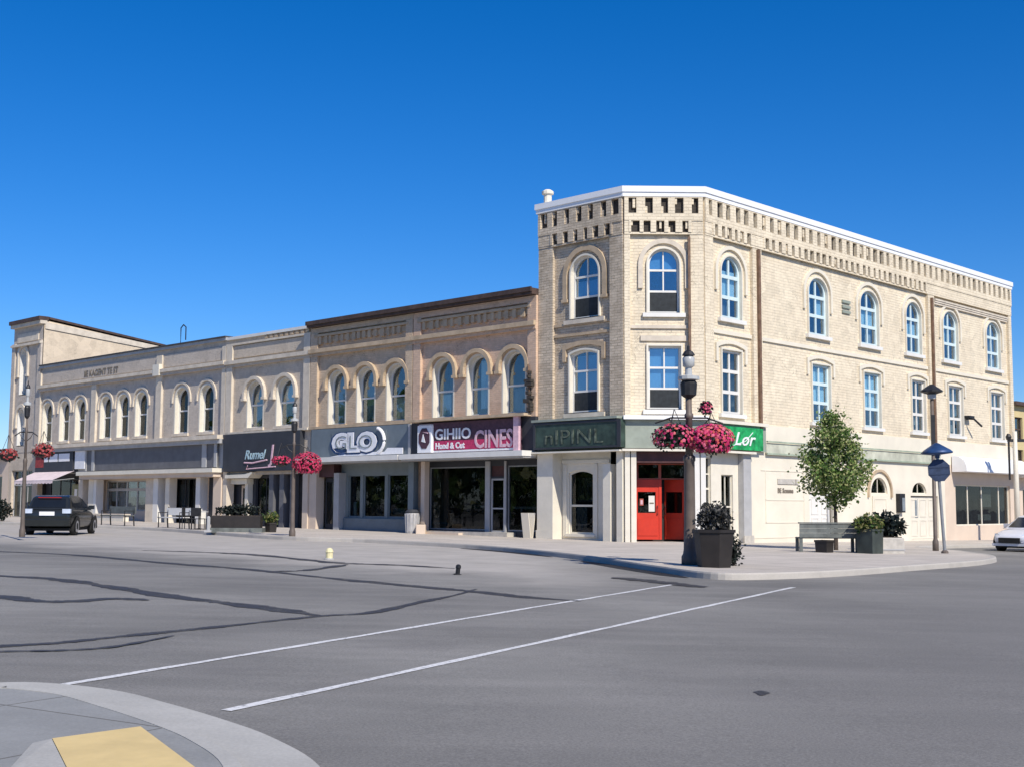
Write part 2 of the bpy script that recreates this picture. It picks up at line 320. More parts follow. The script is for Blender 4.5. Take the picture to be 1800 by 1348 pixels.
def dup(root,M,label=None,group=None):
    r=root.copy(); COL.objects.link(r); r.matrix_world=M
    if label: r['label']=label
    if group: r['group']=group
    def kids(a,b):
        for ch in a.children:
            c=ch.copy(); COL.objects.link(c); c.parent=b; c.matrix_parent_inverse=ch.matrix_parent_inverse.copy(); kids(ch,c)
    kids(root,r); return r
def arch(x0,x1,z0,z1,kind='flat',n=14,rise=None):
    w=x1-x0; p=[(x0,z0),(x1,z0)]
    if kind=='flat': return p+[(x1,z1),(x0,z1)]
    r=rise if rise is not None else (w/2 if kind=='round' else w*.1); cx=(x0+x1)/2; zc=z1-r
    if kind=='seg':
        Rr=(w*w/4+r*r)/(2*r); a0=math.asin(min(1,w/2/Rr))
        return p+[(cx+Rr*math.sin(a0-2*a0*i/n),z1-Rr+Rr*math.cos(a0-2*a0*i/n)) for i in range(n+1)]
    if kind=='point':
        out=[]
        for i in range(n+1):
            t=1-2*i/n; out.append((cx+w/2*t,zc+r*(1-abs(t)**1.7)))
        return p+out
    return p+[(cx+w/2*math.cos(math.pi*i/n),zc+r*math.sin(math.pi*i/n)) for i in range(n+1)]
def wall(par,F,mat,x0,x1,z0,z1,y,holes=(),depth=.3,name='wall',rmat=None,label=None):
    mb=MB(); loops=[[Vector((x0,z0,0)),Vector((x1,z0,0)),Vector((x1,z1,0)),Vector((x0,z1,0))]]+[[Vector((a,b,0)) for a,b in h] for h in holes]
    flat=[p for l in loops for p in l]
    if holes: tris=tessellate_polygon(loops)
    else: tris=[(0,1,2),(0,2,3)]
    fs=[]
    for t in tris:
        a,b,c=[flat[i] for i in t]; ar=(b.x-a.x)*(c.y-a.y)-(b.y-a.y)*(c.x-a.x)
        fs.append(tuple(t) if ar>0 else tuple(reversed(t)))
    mb.add([(p.x,y,p.y) for p in flat],fs)
    for h in holes:
        n=len(h); mb.add([(a,y,b) for a,b in h]+[(a,y+depth,b) for a,b in h],[(i,(i+1)%n,(i+1)%n+n,i+n) for i in range(n)])
    return mb.build(name,mat,par,F,label=label)
def half_w(x0,x1,z0,z1,kind,z,rise=None):
    w=x1-x0
    if kind=='flat': return w/2
    r=rise if rise is not None else (w/2 if kind=='round' else w*.1); zc=z1-r
    if z<=zc: return w/2
    t=min(1,(z-zc)/r)
    if kind=='seg': return w/2
    if kind=='point': return w/2*(1-t)**(1/1.7)
    return w/2*math.sqrt(max(0,1-t*t))
def drape(mb,x0,x1,z0,z1,y,amp=.03,n=None):
    n=n or max(6,int((x1-x0)/.05)); vs=[]
    for i in range(n+1):
        x=x0+(x1-x0)*i/n; yy=y+amp*math.sin(i*2.1)+amp*.4*math.sin(i*.9+1)
        vs+=[(x,yy,z0),(x,yy,z1)]
    mb.add(vs,[(2*i,2*i+2,2*i+3,2*i+1) for i in range(n)]); return mb
def window(par,F,x0,x1,z0,z1,kind='flat',y=.3,fm=None,gm=None,vb=(.5,),hb=(.33,.66),fw=.07,bar=.05,cur=None,sill=None,rise=None,sm=None,surround=None,sy=None,refl_dark=0,name='window'):
    fm=fm or WHITE; gm=gm or GL
    outer=arch(x0,x1,z0,z1,kind,rise=rise); rin=None if rise is None else max(.02,rise-fw*.3)
    inner=arch(x0+fw,x1-fw,z0+fw,z1-fw,kind,rise=(rise-fw if (rise and kind!='seg') else rise))
    mb=MB(); mb.ring(outer,inner,y,y+.09)
    for v in vb:
        xc=x0+(x1-x0)*v; hz=z1-fw
        if kind in('round','point') :
            for k in range(40):
                if half_w(x0+fw,x1-fw,z0,z1-fw,kind,hz,(rise-fw) if rise else None)>abs(xc-(x0+x1)/2)+bar/2: break
                hz-=.02
        mb.box(xc-bar/2,xc+bar/2,y+.015,y+.07,z0+fw,hz)
    for h in hb:
        zc=z0+(z1-z0)*h; hw=half_w(x0+fw,x1-fw,z0,z1-fw,kind,zc,(rise-fw) if rise else None); xm=(x0+x1)/2; bb=bar*1.5 if abs(h-.5)<.2 else bar
        mb.box(xm-hw,xm+hw,y+.005,y+.075,zc-bb/2,zc+bb/2)
    w=mb.build(name,fm,par,F)
    MB().extr(inner,y+.045,y+.055).build('pane',gm,w,F)
    if refl_dark: MB().box(x0+fw,x1-fw,y+.012,y+.02,z0+fw,z0+(z1-z0)*refl_dark).build('dark_reflection_sheet',SCREEN,w,F)  # dark sheet painting the dim reflection over the lower pane
    for c in (cur or ()):   # (matname, fx0,fx1,fz0,fz1,type)
        m,a,b,d,e,ty=c; X0,X1=x0+fw+(x1-x0-2*fw)*a,x0+fw+(x1-x0-2*fw)*b; Z0,Z1=z0+fw+(z1-z0-2*fw)*d,z0+fw+(z1-z0-2*fw)*e
        mb=MB()
        if ty=='drape': drape(mb,X0,X1,Z0,Z1,y+.22); mb.build('curtain',m,w,F)
        else: mb.box(X0,X1,y+.16,y+.175,Z0,Z1); mb.build('blind',m,w,F)  # blinds, and the blue sheets that paint sky reflection
    if sill: MB().box(x0-.12,x1+.12,sill,y,z0-.14,z0-.002).build('sill',sm or STONE,w,F)
    if surround is not None:  # painted lining of the opening
        o2=arch(x0-surround,x1+surround,z0-.0,z1+surround,kind,rise=(rise+surround if (rise and kind!='seg') else rise))
        MB().ring(o2,outer,sy,y,True).build('surround',sm or STONE,w,F)
    global LASTW
    LASTW=w
    return outer
def hood(par,F,x0,x1,z1,kind,t,leg,y0,y1,mat,rise=None,drop=True,gap=.1):
    w=x1-x0; r=rise if rise is not None else (w/2 if kind=='round' else w*.1); zc=z1-r
    a=arch(x0-gap,x1+gap,zc-leg,z1+gap,kind,rise=(r+gap if kind!='seg' else r))[1:]; b=arch(x0-gap-t,x1+gap+t,zc-leg,z1+gap+t,kind,rise=(r+gap+t if kind!='seg' else r))[1:]
    a=a+[(x0-gap,zc-leg)]; b=b+[(x0-gap-t,zc-leg)]
    mb=MB(); mb.ring(b,a,y0,y1,False)
    if drop:
        for xx in (x0-gap-t-.05,x1+gap-.05): mb.box(xx,xx+t+.1,y0-.03,y1,zc-leg-.12,zc-leg-.003)
    mb.build('window_hood',mat,par,F)
def text(s,size,mat,name,par,F,x,y,z,bold=0,shear=0,ext=.01,sx=1,align='LEFT',rot=0):
    cu=bpy.data.curves.new('t','FONT'); cu.body=s; cu.size=size; cu.extrude=ext; cu.offset=bold; cu.shear=shear; cu.align_x=align; cu.resolution_u=3
    ob=bpy.data.objects.new('t',cu); COL.objects.link(ob); dg=bpy.context.evaluated_depsgraph_get(); me=bpy.data.meshes.new_from_object(ob.evaluated_get(dg)); bpy.data.objects.remove(ob)
    me.name=name; me.materials.clear(); me.materials.append(mat)
    M=Matrix.Translation((x,y,z))@Matrix.Rotation(R(90),4,'X')@Matrix.Rotation(R(rot),4,'Z')@Matrix.Diagonal((sx,1,1,1))
    me.transform(M); c=sum((v.co for v in me.vertices),Vector())/max(1,len(me.vertices)); me.transform(Matrix.Translation(-c))
    o=lnk(bpy.data.objects.new(name,me)); Wm=F@Matrix.Translation(c); WM[o]=Wm
    if par: o.parent=par; o.matrix_local=WM[par].inverted()@Wm
    else: o.matrix_world=Wm
    return o
def catmull(pts,n=8):
    P=[Vector(p) for p in pts]; out=[]
    for i in range(len(P)-1):
        a,b,c,d=P[max(i-1,0)],P[i],P[i+1],P[min(i+2,len(P)-1)]
        for k in range(n):
            t=k/n; out.append(.5*((2*b)+(c-a)*t+(2*a-5*b+4*c-d)*t*t+(3*b-a-3*c+d)*t**3))
    return out+[P[-1]]
def leaves(mb,rnd,c,rad,n,s0,s1,flat=0):
    for _ in range(n):
        p=Vector((rnd.gauss(0,1)*rad[0],rnd.gauss(0,1)*rad[1],rnd.gauss(0,1)*rad[2]))+Vector(c)
        d=Vector((rnd.gauss(0,1),rnd.gauss(0,1),rnd.gauss(0,1)-.3)).normalized(); u=d.cross(Vector((rnd.gauss(0,1),rnd.gauss(0,1),rnd.gauss(0,1)))).normalized()
        L=rnd.uniform(s0,s1); w=L*.32
        nrm=d.cross(u)*L*.08
        mb.face([p,p+d*L*.5+u*w+nrm,p+d*L,p+d*L*.5-u*w+nrm])

# ------------------------------------------------------------------ ground
def sheet(name,mat,xs,ys,zf):
    mb=MB(); mb.v=[(x,y,zf(x,y)) for y in ys for x in xs]; n=len(xs)
    mb.f=[[j*n+i,j*n+i+1,(j+1)*n+i+1,(j+1)*n+i] for j in range(len(ys)-1) for i in range(n-1)]
    me=bpy.data.meshes.new(name); me.from_pydata(mb.v,[],mb.f); me.materials.append(mat); o=lnk(bpy.data.objects.new(name,me)); WM[o]=I4.copy(); return struct(o)
sheet('road',roadmat(),[-900,-200,-60,0,60,200,900],[-400,-60,0,60,120,400,2500],zr)
def poly_sheet(name,mat,poly,zf,skirt=0):
    bm=bmesh.new(); vs=[bm.verts.new((p[0],p[1],zf(p[0],p[1]))) for p in poly]; f=bm.faces.new(vs); f.normal_update()
    if f.normal.z<0: f.normal_flip()
    bmesh.ops.triangulate(bm,faces=[f]); me=bpy.data.meshes.new(name); bm.to_mesh(me); bm.free(); me.materials.append(mat)
    o=lnk(bpy.data.objects.new(name,me)); WM[o]=I4.copy(); return struct(o)
def strip(name,mat,pts,wid,zf,taper=False):
    pts=[Vector((p[0],p[1],0)) for p in pts]; mb=MB(); n=len(pts)
    for i,p in enumerate(pts):
        d=(pts[min(i+1,n-1)]-pts[max(0,i-1)]).normalized(); s=Vector((-d.y,d.x,0)); w=(wid(i/(n-1)) if callable(wid) else wid)/2
        for k in (1,-1): q=p+s*w*k; mb.v.append((q.x,q.y,zf(q.x,q.y)))
    mb.f=[[2*i,2*i+1,2*i+3,2*i+2] for i in range(n-1)]
    me=bpy.data.meshes.new(name); me.from_pydata(mb.v,[],mb.f); me.materials.append(mat); o=lnk(bpy.data.objects.new(name,me)); WM[o]=I4.copy(); return struct(o)
def kerb_line(name,mat,pts,w,zt,zb):
    # pts: road-side foot of the kerb; inside is to the left of travel
    P=[Vector((p[0],p[1],0)) for p in pts]; n=len(P); mb=MB(); back=[]
    for i,p in enumerate(P):
        d=(P[min(i+1,n-1)]-P[max(0,i-1)]).normalized(); s=Vector((-d.y,d.x,0)); q=p+s*.03; b=p+s*w; back.append((b.x,b.y))
        mb.v+=[(p.x,p.y,zb(p.x,p.y)-.05),(p.x+s.x*.015,p.y+s.y*.015,zt(p.x,p.y)-.03),(q.x,q.y,zt(q.x,q.y)),(b.x,b.y,zt(b.x,b.y)),(b.x,b.y,zt(b.x,b.y)-.1)]
    for i in range(n-1):
        for k in range(4): a=5*i+k; mb.f.append([a,a+1,a+6,a+5])
    me=bpy.data.meshes.new(name); me.from_pydata(mb.v,[],mb.f); me.materials.append(mat); o=lnk(bpy.data.objects.new(name,me)); WM[o]=I4.copy(); struct(o); return back
KL=[(-72,108),(-50,86.5),(-27.3,63.6),(-16,55.3),(-8.7,45.6),(-5.0,43.4),(-1.0,39),(1.5,33.4),(3.03,27.3),(3.85,24.7),(5.07,25.0),(6.96,26.8),(9.35,29.9),(12.65,34.3),(14.5,38.2),(15.2,43),(15.9,48.6),(28,61.2),(58,92)]
kp=catmull(KL,8)
back=kerb_line('kerb',KERB,kp,.16,lambda x,y:zs(x,y)+.004,zr)
poly_sheet('sidewalk',SIDEW,[(p[0],p[1]) for p in back]+[(62,110),(40,105),(4,56),(-25,84),(-50,110),(-70,118)],zs)
def outoff(pts,d): return [p+Vector(((pts[min(i+1,len(pts)-1)]-pts[max(i-1,0)]).y,-(pts[min(i+1,len(pts)-1)]-pts[max(i-1,0)]).x)).normalized()*d for i,p in enumerate(pts)]
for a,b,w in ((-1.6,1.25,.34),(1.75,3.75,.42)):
    q=outoff([p for p in kp if a<=p.x<=b and p.y>24.9],w*.5); strip('kerb_shade_strip',KERBSH,q,lambda t,w=w:w*min(1,.25+5*t,.25+3*(1-t)),lambda x,y:zr(x,y)+.007)  # dark strips along the kerb foot, painted as its shade
IS=catmull([(-12,4.5),(-8.5,6.6),(-6.2,8.05),(-4.8,8.75),(-3.91,9.07),(-3.4,9.23),(-2.75,8.93),(-2.2,8.37),(-1.7,7.78),(-1.33,7.26),(-.97,6.55),(-.75,5.6),(-.8,4.2),(-1.3,2.8),(-2.6,1.2)],6)
IS=[Vector((p[0],p[1])) for p in IS]
zi=lambda x,y: zr(x,y)+.045
def cat_s(poly):
    return poly
# island: broad pale gutter band, kerb top and inner footpath (all concrete, low at the ramp)
def offs(P,d):
    out=[]
    for i,p in enumerate(P):
        t=(P[min(i+1,len(P)-1)]-P[max(0,i-1)]).normalized(); out.append(p+Vector((t.y,-t.x))*d)
    return out
gut=strip('gutter',KERBI,[p for p in offs(IS,.195)],.39,lambda x,y:zr(x,y)+.012)
IK=[(p.x,p.y) for p in reversed(offs(IS,.36))]
bk=kerb_line('kerb',KERBI,list(reversed(IK))[::-1] if False else IK[::1],.12,lambda x,y:zr(x,y)+.04,zr)
poly_sheet('footpath',ISLC,bk+[(-12,1.2)],lambda x,y:zr(x,y)+.036)
for a,b in (((-3.19,9.21),(2.97,22.9)),((-1.81,8.21),(4.98,22.55))):
    a,b=Vector(a),Vector(b); n=30; d=(b-a).normalized(); s=Vector((-d.y,d.x))
    strip('road_marking',LINE,[a+(b-a)*i/n+s*random.uniform(-.008,.008) for i in range(n+1)],lambda t:.085+.012*math.sin(t*40),lambda x,y:zr(x,y)+.005)
TS=[([(-13.48,31.54),(-12.4,30.94),(-10.23,29.87),(-7.13,26.75),(-5.23,25.08),(-2.96,22.34),(-1.36,20.64),(-.51,19.79),(.27,18.78),(1.0,18.3)],.42),
([(-9.35,21.91),(-8.58,21.47),(-7.41,20.86),(-5.98,19.26),(-4.7,17.67),(-3.69,16.69),(-2.78,15.73),(-2.27,15.12)],.42),
([(-5.4,10.6),(-4.76,11.22),(-4.55,11.44),(-4.16,11.79),(-3.82,12.36),(-3.44,12.99),(-3.02,13.68),(-2.26,15.04),(-1.72,15.64),(-1.23,17.51),(-.83,18.96),(-.55,20.46)],.19),
([(-8.2,17.7),(-7.36,17.28),(-6.82,17.1),(-6.13,16.46),(-5.69,16.48),(-5.3,17.08),(-4.79,16.91)],.42),
([(-9.62,33.26),(-8.04,32.87),(-6.36,31.8),(-4.38,29.07),(-3.63,28.24),(-2.47,27.9),(-1.18,26.89)],.5),
([(-4.56,24.46),(-4.0,25.1),(-3.56,27.72)],.3),([(-5.1,10.5),(-4.38,11.03),(-3.93,11.2),(-3.57,11.56),(-3.3,12.6)],.10),
([(2.0,24.6),(2.63,23.48),(3.3,22.0)],.6)]
for i,(p,w) in enumerate(TS):
    q=catmull([(a,b,0) for a,b in p],14); ph=i*1.7
    strip('road_crack_seal',TAR,q,lambda t,w=w,ph=ph:w*(.18+.82*min(1,6*min(t+.02,1.02-t)))*(.8+.13*math.sin(t*23+ph)+.12*math.sin(t*57+ph)+random.uniform(-.16,.16)),lambda x,y,i=i:zr(x,y)+.006+.0007*i)

q=[(1.84+.055*(1+.25*math.sin(3*a+1))*math.cos(a),9.45+.11*(1+.3*math.sin(2*a))*math.sin(a)) for a in [6.283*k/18 for k in range(18)]]
poly_sheet('oil_stain',TAR,q,lambda x,y:zr(x,y)+.005)
# ------------------------------------------------------------------ corner building
FT=lambda F,x,z=None: F@Matrix.Translation((x,0,gz(F,x) if z is None else z))
cb=thing('corner_building','three storey cream painted brick corner building with chamfered entrance and white roof coping','building',FT(FC,1.48))
def isect(o1,e1,o2,e2):
    d=o2-o1; den=e1.x*e2.y-e1.y*e2.x; t=(d.x*e2.y-d.y*e2.x)/den; return o1+e1*t
BL=27.3
def foot(d,back=14):
    fs=[(P1-inn(exA)*d,exA),(P1-inn(exC)*d,exC),(P2-inn(exB)*d,exB)]
    p0=P1-exA*(4.23+max(0,d))-inn(exA)*d; pe=P2+exB*(BL+max(0,d))-inn(exB)*d
    b1=pe+inn(exB)*(back); 
    # rear corner closes the rectangle
    b0=isect(p0,exB,b1,exA)
    return [p0,isect(*fs[0],*fs[1]),isect(*fs[1],*fs[2]),pe,b1,b0]
MB().prism([(p.x,p.y) for p in foot(.13)],12.66,12.88).build('coping',COPING,cb)
MB().prism([(p.x,p.y) for p in foot(.09)],12.50,12.66).build('coping_fascia',COPING,cb)
MB().prism([(p.x,p.y) for p in foot(-.9)],12.86,12.93).build('roof',LEAD,cb)
core=foot(-1.5,11.0); MB().prism([(p.x,p.y) for p in core],-.6,12.4).build('interior_core',INT,cb)
p=foot(0)
wallq=MB()
for a,b in ((p[3],p[4]),(p[4],p[5]),(p[5],p[0])): wallq.face([(a.x,a.y,-.8),(b.x,b.y,-.8),(b.x,b.y,12.6),(a.x,a.y,12.6)])
wallq.build('rear_wall',TANB,cb)
cyan=lambda a=0,b=1,c=.34,d=1: (BLIND,a,b,c,d,'blind')
HB=(.34,.67)
# --- left face (frame A)
MA=TANB
h=[window(cb,FA,-2.62,-1.25,8.2,10.57,'round',.22,hb=HB,sill=.0,cur=[(SKYREF,0,1,.33,.62,'blind'),(BLINDG,0,1,0,.32,'drape')],gm=GLB,surround=.07,sy=.03,sm=IVORY,refl_dark=.32),
   window(cb,FA,-2.67,-1.30,4.66,6.98,'seg',.22,hb=HB,sill=.0,cur=[(SKYREF,.05,.95,.35,.95,'blind')],gm=GLB,surround=.07,sy=.03,sm=IVORY,refl_dark=.32)]
h0=[arch(-2.69,-1.18,8.2,10.64,'round'),arch(-2.74,-1.23,4.66,7.05,'seg')]
wall(cb,FA,MA,-4.23,0,4.3,11.12,.12,h0,.25)
for x0,x1 in ((-4.23,-3.49),(-.65,-.02)): box('pilaster',MA,cb,FA,x0,x1,-.02,.14,4.34,11.11)
hood(cb,FA,-2.62,-1.25,10.57,'round',.2,.9,.02,.12,STONE2,drop=True,gap=.2)
hood(cb,FA,-2.67,-1.30,6.98,'seg',.16,.25,.03,.12,STONE2,drop=False,gap=.2)
for z in (7.55,7.95): box('string_course',STONE2,cb,FA,-3.485,-.655,.04,.119,z,z+.1)
for z in (8.0,4.47): box('sill',STONE,cb,FA,-2.95,-.95,-.0,.2,z,z+.16)
# --- chamfer (frame C)
MC=CREAM
window(cb,FC,.91,2.06,8.2,10.58,'round',.22,hb=HB,cur=[(SKYREF,0,1,.68,1,'blind'),(INT2,0,1,0,.30,'drape')],gm=GLB,surround=.07,sy=.03,sm=IVORY,refl_dark=.32)
window(cb,FC,.90,2.10,4.68,6.98,'flat',.22,vb=(.5,),hb=(.33,.66),cur=[(SKYREF,0,1,.34,.99,'blind'),(INT2,0,1,0,.32,'drape')],gm=GLB,surround=.07,sy=.03,sm=IVORY,refl_dark=.32)
wall(cb,FC,MC,0,2.964,4.3,11.12,.12,[arch(.84,2.13,8.2,10.65,'round'),arch(.83,2.17,4.68,7.05,'flat')],.25)
box('pilaster',MC,cb,FC,.02,.24,-.02,.14,4.44,11.11); box('pilaster',MC,cb,FC,2.44,2.944,-.02,.14,4.44,11.11)
hood(cb,FC,.91,2.06,10.58,'round',.17,.9,.03,.12,STONE,drop=False,gap=.2)
box('lintel',STONE,cb,FC,.62,2.35,.05,.119,7.16,7.36)
box('string_course',STONE,cb,FC,.245,2.435,.05,.119,7.62,7.74); box('sill',WHITE,cb,FC,.7,2.27,-.01,.2,8.04,8.19); box('sill',WHITE,cb,FC,.7,2.3,-.01,.2,4.5,4.66)
box('downpipe',RUST,cb,FC,2.36,2.45,-.10,-.025,4.45,11.0)
# --- right face (frame B)
MBk=CREAM
U=[(1.17,2.5),(7.36,8.85),(11.6,13.2),(15.8,17.25),(19.55,21.1),(24.4,26.0)]
L=[(1.17,2.45),(7.55,8.97),(11.8,13.25),(16.2,17.5),(19.95,21.45),(24.7,26.2)]
cu=[[cyan(.0,1,.33,.8),(BLINDG,.3,.7,.0,.3,'drape')],[cyan(.0,.35,.36,1),cyan(.65,1,.33,.66),(BLINDW,.0,.42,0,.31,'drape')],[cyan(.0,1,.34,.7),(BLINDW,.62,1,0,.31,'drape')],
    [cyan(0,1,.34,.6)],[cyan(0,.45,.34,.9),(BLINDG,.5,1,.34,.66,'drape')],[(BLINDG,0,1,.33,1,'drape'),(BLINDW,.5,1,.0,.3,'drape')]]
cl=[[(INT2,.2,1,.1,.9,'drape')],[cyan(0,1,.32,1)],[cyan(0,1,.34,.98)],[(BLINDG,0,.6,.4,.97,'drape'),(BLINDW,.1,.9,.12,.28,'drape')],[(BLINDG,0,1,.35,.97,'drape'),(BLINDW,.1,.7,.05,.2,'drape')],[(BLINDW,.0,.5,.2,1,'drape'),(BLINDG,.5,1,.2,1,'drape')]]
HU,HL=[],[]
for i,(a,b) in enumerate(U):
    window(cb,FB,a,b,8.18,10.56,'round',.17,fm=CYANF,hb=HB,bar=.09,fw=.1,cur=cu[i],gm=GLB,surround=.06,sy=.04,sm=IVORY,rise=.62)
    HU.append(arch(a-.06,b+.06,8.18,10.62,'round',rise=.68)); hood(cb,FB,a,b,10.56,'round',.14,.75,.03,.12,CREAMS,drop=False,gap=.25,rise=.62)
    box('sill',WHITE,cb,FB,a-.2,b+.2,-.03,.2,8.02,8.17)
for i,(a,b) in enumerate(L):
    window(cb,FB,a,b,4.62,6.98,'flat',.17,fm=CYANF if i in(1,2) else WHITE,hb=HB,bar=.085,fw=.09,cur=cl[i],gm=GLB if i in(1,2) else GL,surround=.06,sy=.04,sm=IVORY)
    HL.append(arch(a-.06,b+.06,4.62,7.04,'flat')); hood(cb,FB,a,b,6.98,'seg',.14,.3,.04,.12,CREAMS,drop=False,gap=.24,rise=.16)
    box('sill',WHITE,cb,FB,a-.2,b+.2,-.02,.2,4.47,4.61)
wall(cb,FB,MBk,0,BL,4.3,11.12,.12,HU+HL,.22)
for a,b in ((.02,.55),(3.16,3.78),(17.85,18.5),(26.95,27.3)): box('pilaster',MBk,cb,FB,a,b,-.02,.14,4.3,11.11)
for a,b in ((.56,3.15),(3.79,17.84),(18.51,26.94)): box('string_course',CREAMS,cb,FB,a,b,.05,.119,7.55,7.70)
box('downpipe',RUST,cb,FB,3.42,3.56,-.13,-.025,3.9,11.05); box('downpipe',RUST,cb,FB,18.08,18.22,-.13,-.025,3.9,10.95)
mb=MB(); 
for k in range(3): mb.box(10.1,10.75,.05,.119,9.35+.22*k,9.47+.22*k)
mb.build('vent_grille',GREENL,cb,FB)
# --- corbelled frieze with two rows of slots, their shade painted dark on the backing
def frieze(F,x0,x1,mat,n,lower=(),rnd=random.Random(3)):
    mb=MB(); y0,y1=-.07,.11
    def row(a,b,z0,z1,n,solid=()):
        x=a; pitch=(b-a)/n
        for i in range(n+1):
            c=a+pitch*i-pitch*.25+rnd.uniform(-.05,.05) if i else a; e=a+pitch*i+pitch*.25+rnd.uniform(-.05,.05) if i<n else b
            c=max(a,c); e=min(b,e); mb.box(c,e,y0,y1,z0,z1)
            if i<n and rnd.random()<.75:   # half-brick corbel left standing in the slot
                s=e; w=pitch*.44; k=rnd.choice((0,1,2))
                if k==0: mb.box(s+.001,s+w*.35,y0+.05,y1,z0,z0+(z1-z0)*.45)
                elif k==1: mb.box(s+w*.62,s+w-.001,y0+.06,y1,z0+(z1-z0)*.35,z1)
                else: mb.box(s+.001,s+w*.3,y0+.04,y1,z0+(z1-z0)*.6,z1)
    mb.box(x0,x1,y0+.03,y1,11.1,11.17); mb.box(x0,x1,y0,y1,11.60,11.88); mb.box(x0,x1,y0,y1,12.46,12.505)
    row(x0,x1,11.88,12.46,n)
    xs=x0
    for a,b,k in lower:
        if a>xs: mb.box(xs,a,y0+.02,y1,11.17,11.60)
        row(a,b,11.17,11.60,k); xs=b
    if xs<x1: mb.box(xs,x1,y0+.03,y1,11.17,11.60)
    mb.build('frieze',mat,cb,F)
    box('frieze_shade_backing',DARKBR,cb,F,x0+.02,x1-.02,.075,.118,11.1,12.5)
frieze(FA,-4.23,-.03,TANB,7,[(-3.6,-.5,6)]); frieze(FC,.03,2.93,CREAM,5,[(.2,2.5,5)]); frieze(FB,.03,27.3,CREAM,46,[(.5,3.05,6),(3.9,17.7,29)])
for k in range(3): box('moulding',STONE,cb,FB,18.6,26.9,.02-.03*k,.118,10.9-.09*(2-k)+.001*k,10.98-.09*(2-k))
# --- ground floor, left face
g=-.5
box('pier',IVORY,cb,FA,-4.20,-3.40,-.10,.6,g,3.2); box('pier',IVORY,cb,FA,-.30,-.03,-.08,.5,g,3.2); box('pier',IVORY,cb,FA,-.97,-.62,-.04,.5,g,2.7)
box('pier_base',IVORY,cb,FA,-4.23,-3.37,-.13,-.101,g,.25)
hh=arch(-3.07,-1.87,.13,2.52,'seg',rise=.12)
wall(cb,FA,IVORY,-3.4,-1.0,g,3.2,.45,[hh],.12,name='shopfront_wall'); box('shopfront_wall',IVORY,cb,FA,-.62,-.3,.3,.5,2.35,3.2)
window(cb,FA,-3.07,-1.87,.13,2.52,'seg',.52,fm=IVORY,vb=(),hb=(.44,),fw=.06,bar=.05,rise=.12,gm=GLD,cur=[(INT2,.1,.8,.5,.9,'drape'),(BLINDG,.05,.55,.02,.42,'drape')],name='shop_window')
for a,b in ((-3.32,-3.14),(-1.80,-1.62)): box('moulding',IVORY,cb,FA,a,b,.40,.449,.0,2.75)
box('moulding',IVORY,cb,FA,-3.38,-1.02,.39,.449,2.76,2.9); box('sill',IVORY,cb,FA,-3.2,-1.72,.36,.449,.02,.12)
box('soffit',GREENL,cb,FA,-4.23,.0,-.0,.6,3.205,3.28)
sw=window(cb,FA,-.62,-.30,-.05,2.35,'flat',.42,fm=IVORY,vb=(),hb=(.3,.55,.75),fw=.03,bar=.04,gm=GLD,cur=[(BLINDW,.2,.7,.62,.8,'drape'),(INT2,0,1,.02,.5,'drape')],name='shop_window')
# --- ground floor, chamfer entrance
for a,b in ((.02,.20),(.24,.43)): box('column',IVORY,cb,FC,a,b,-.08,.10,g,3.2)
for a,b in ((2.44,2.72),(2.76,2.94)): box('column',WHITE,cb,FC,a,b,-.08,.10,g,3.2)
box('entrance_header',MAROON,cb,FC,.435,2.435,.05,.9,2.74,3.2)
wall(cb,FC,REDD2,.3,2.6,2.16,2.76,.93,[arch(.62,1.36,2.2,2.70),arch(1.46,2.32,2.2,2.70)],.06,name='transom')
for a,b in ((.62,1.36),(1.46,2.32)): box('transom_pane',GLD,cb,FC,a,b,.965,.975,2.2,2.7)
box('threshold',CONC,cb,FC,.435,2.435,-.05,1.05,-.4,zs(5.4,46)+.02)
box('door_jamb',REDD2,cb,FC,.44,.535,.88,1.02,-.2,2.159); box('door_jamb',REDD2,cb,FC,2.32,2.433,.88,1.02,-.2,2.159)
for k,(a,b) in enumerate(((.54,1.37),(1.47,2.315))):
    FD=FC if k==0 else FC@Matrix.Translation((2.315,.92,0))@Matrix.Rotation(R(-38),4,'Z')@Matrix.Translation((-2.315,-.92,0))
    d=wall(cb,FD,REDD,a,b,-.04,2.155,.92,[arch(a+.05,b-.12 if k==0 else b-.1,.93,1.70)],.06,name='door')
    MB().box(a+.05,b-.1,.95,.96,.93,1.70).build('pane',GLD,d,FD)
    MB().box(a+.05,b-.05,.90,.919,.1,.72).build('panel',REDD,d,FD)
    hx=b-.06 if k==0 else a+.05
    MB().tube([(hx,.90,.85),(hx,.86,.9),(hx,.86,1.15),(hx,.90,1.2)],.014,6).build('handle',IRON,d,FD)
box('door_post',REDD,cb,FC,1.372,1.468,.90,1.0,-.04,2.157)
for a,b in ((.435,.44),(2.434,2.44)):
    m=MB(); m.face([(a,.1,g),(a,.9,g),(a,.9,2.74),(a,.1,2.74)]); m.build('entrance_side',MAROON,cb,FC)
nb=thing('door_notice','white paper notice on the left red entrance door','notice',at(1.15,.915,1.15,0,FC)); MB().box(.99,1.21,.908,.918,.98,1.56).build('paper',WHITE,nb,FC); MB().box(1.02,1.18,.902,.907,1.26,1.31).build('printed_bar',INK,nb,FC)
nb=thing('door_notice','small orange red card beside the white paper on the red door','notice',at(.75,.915,1.2,0,FC)); MB().box(.66,.80,.908,.918,1.2,1.45).build('paper',REDD2,nb,FC); MB().box(.69,.77,.902,.907,1.24,1.4).build('printed_panel',PINKL,nb,FC)
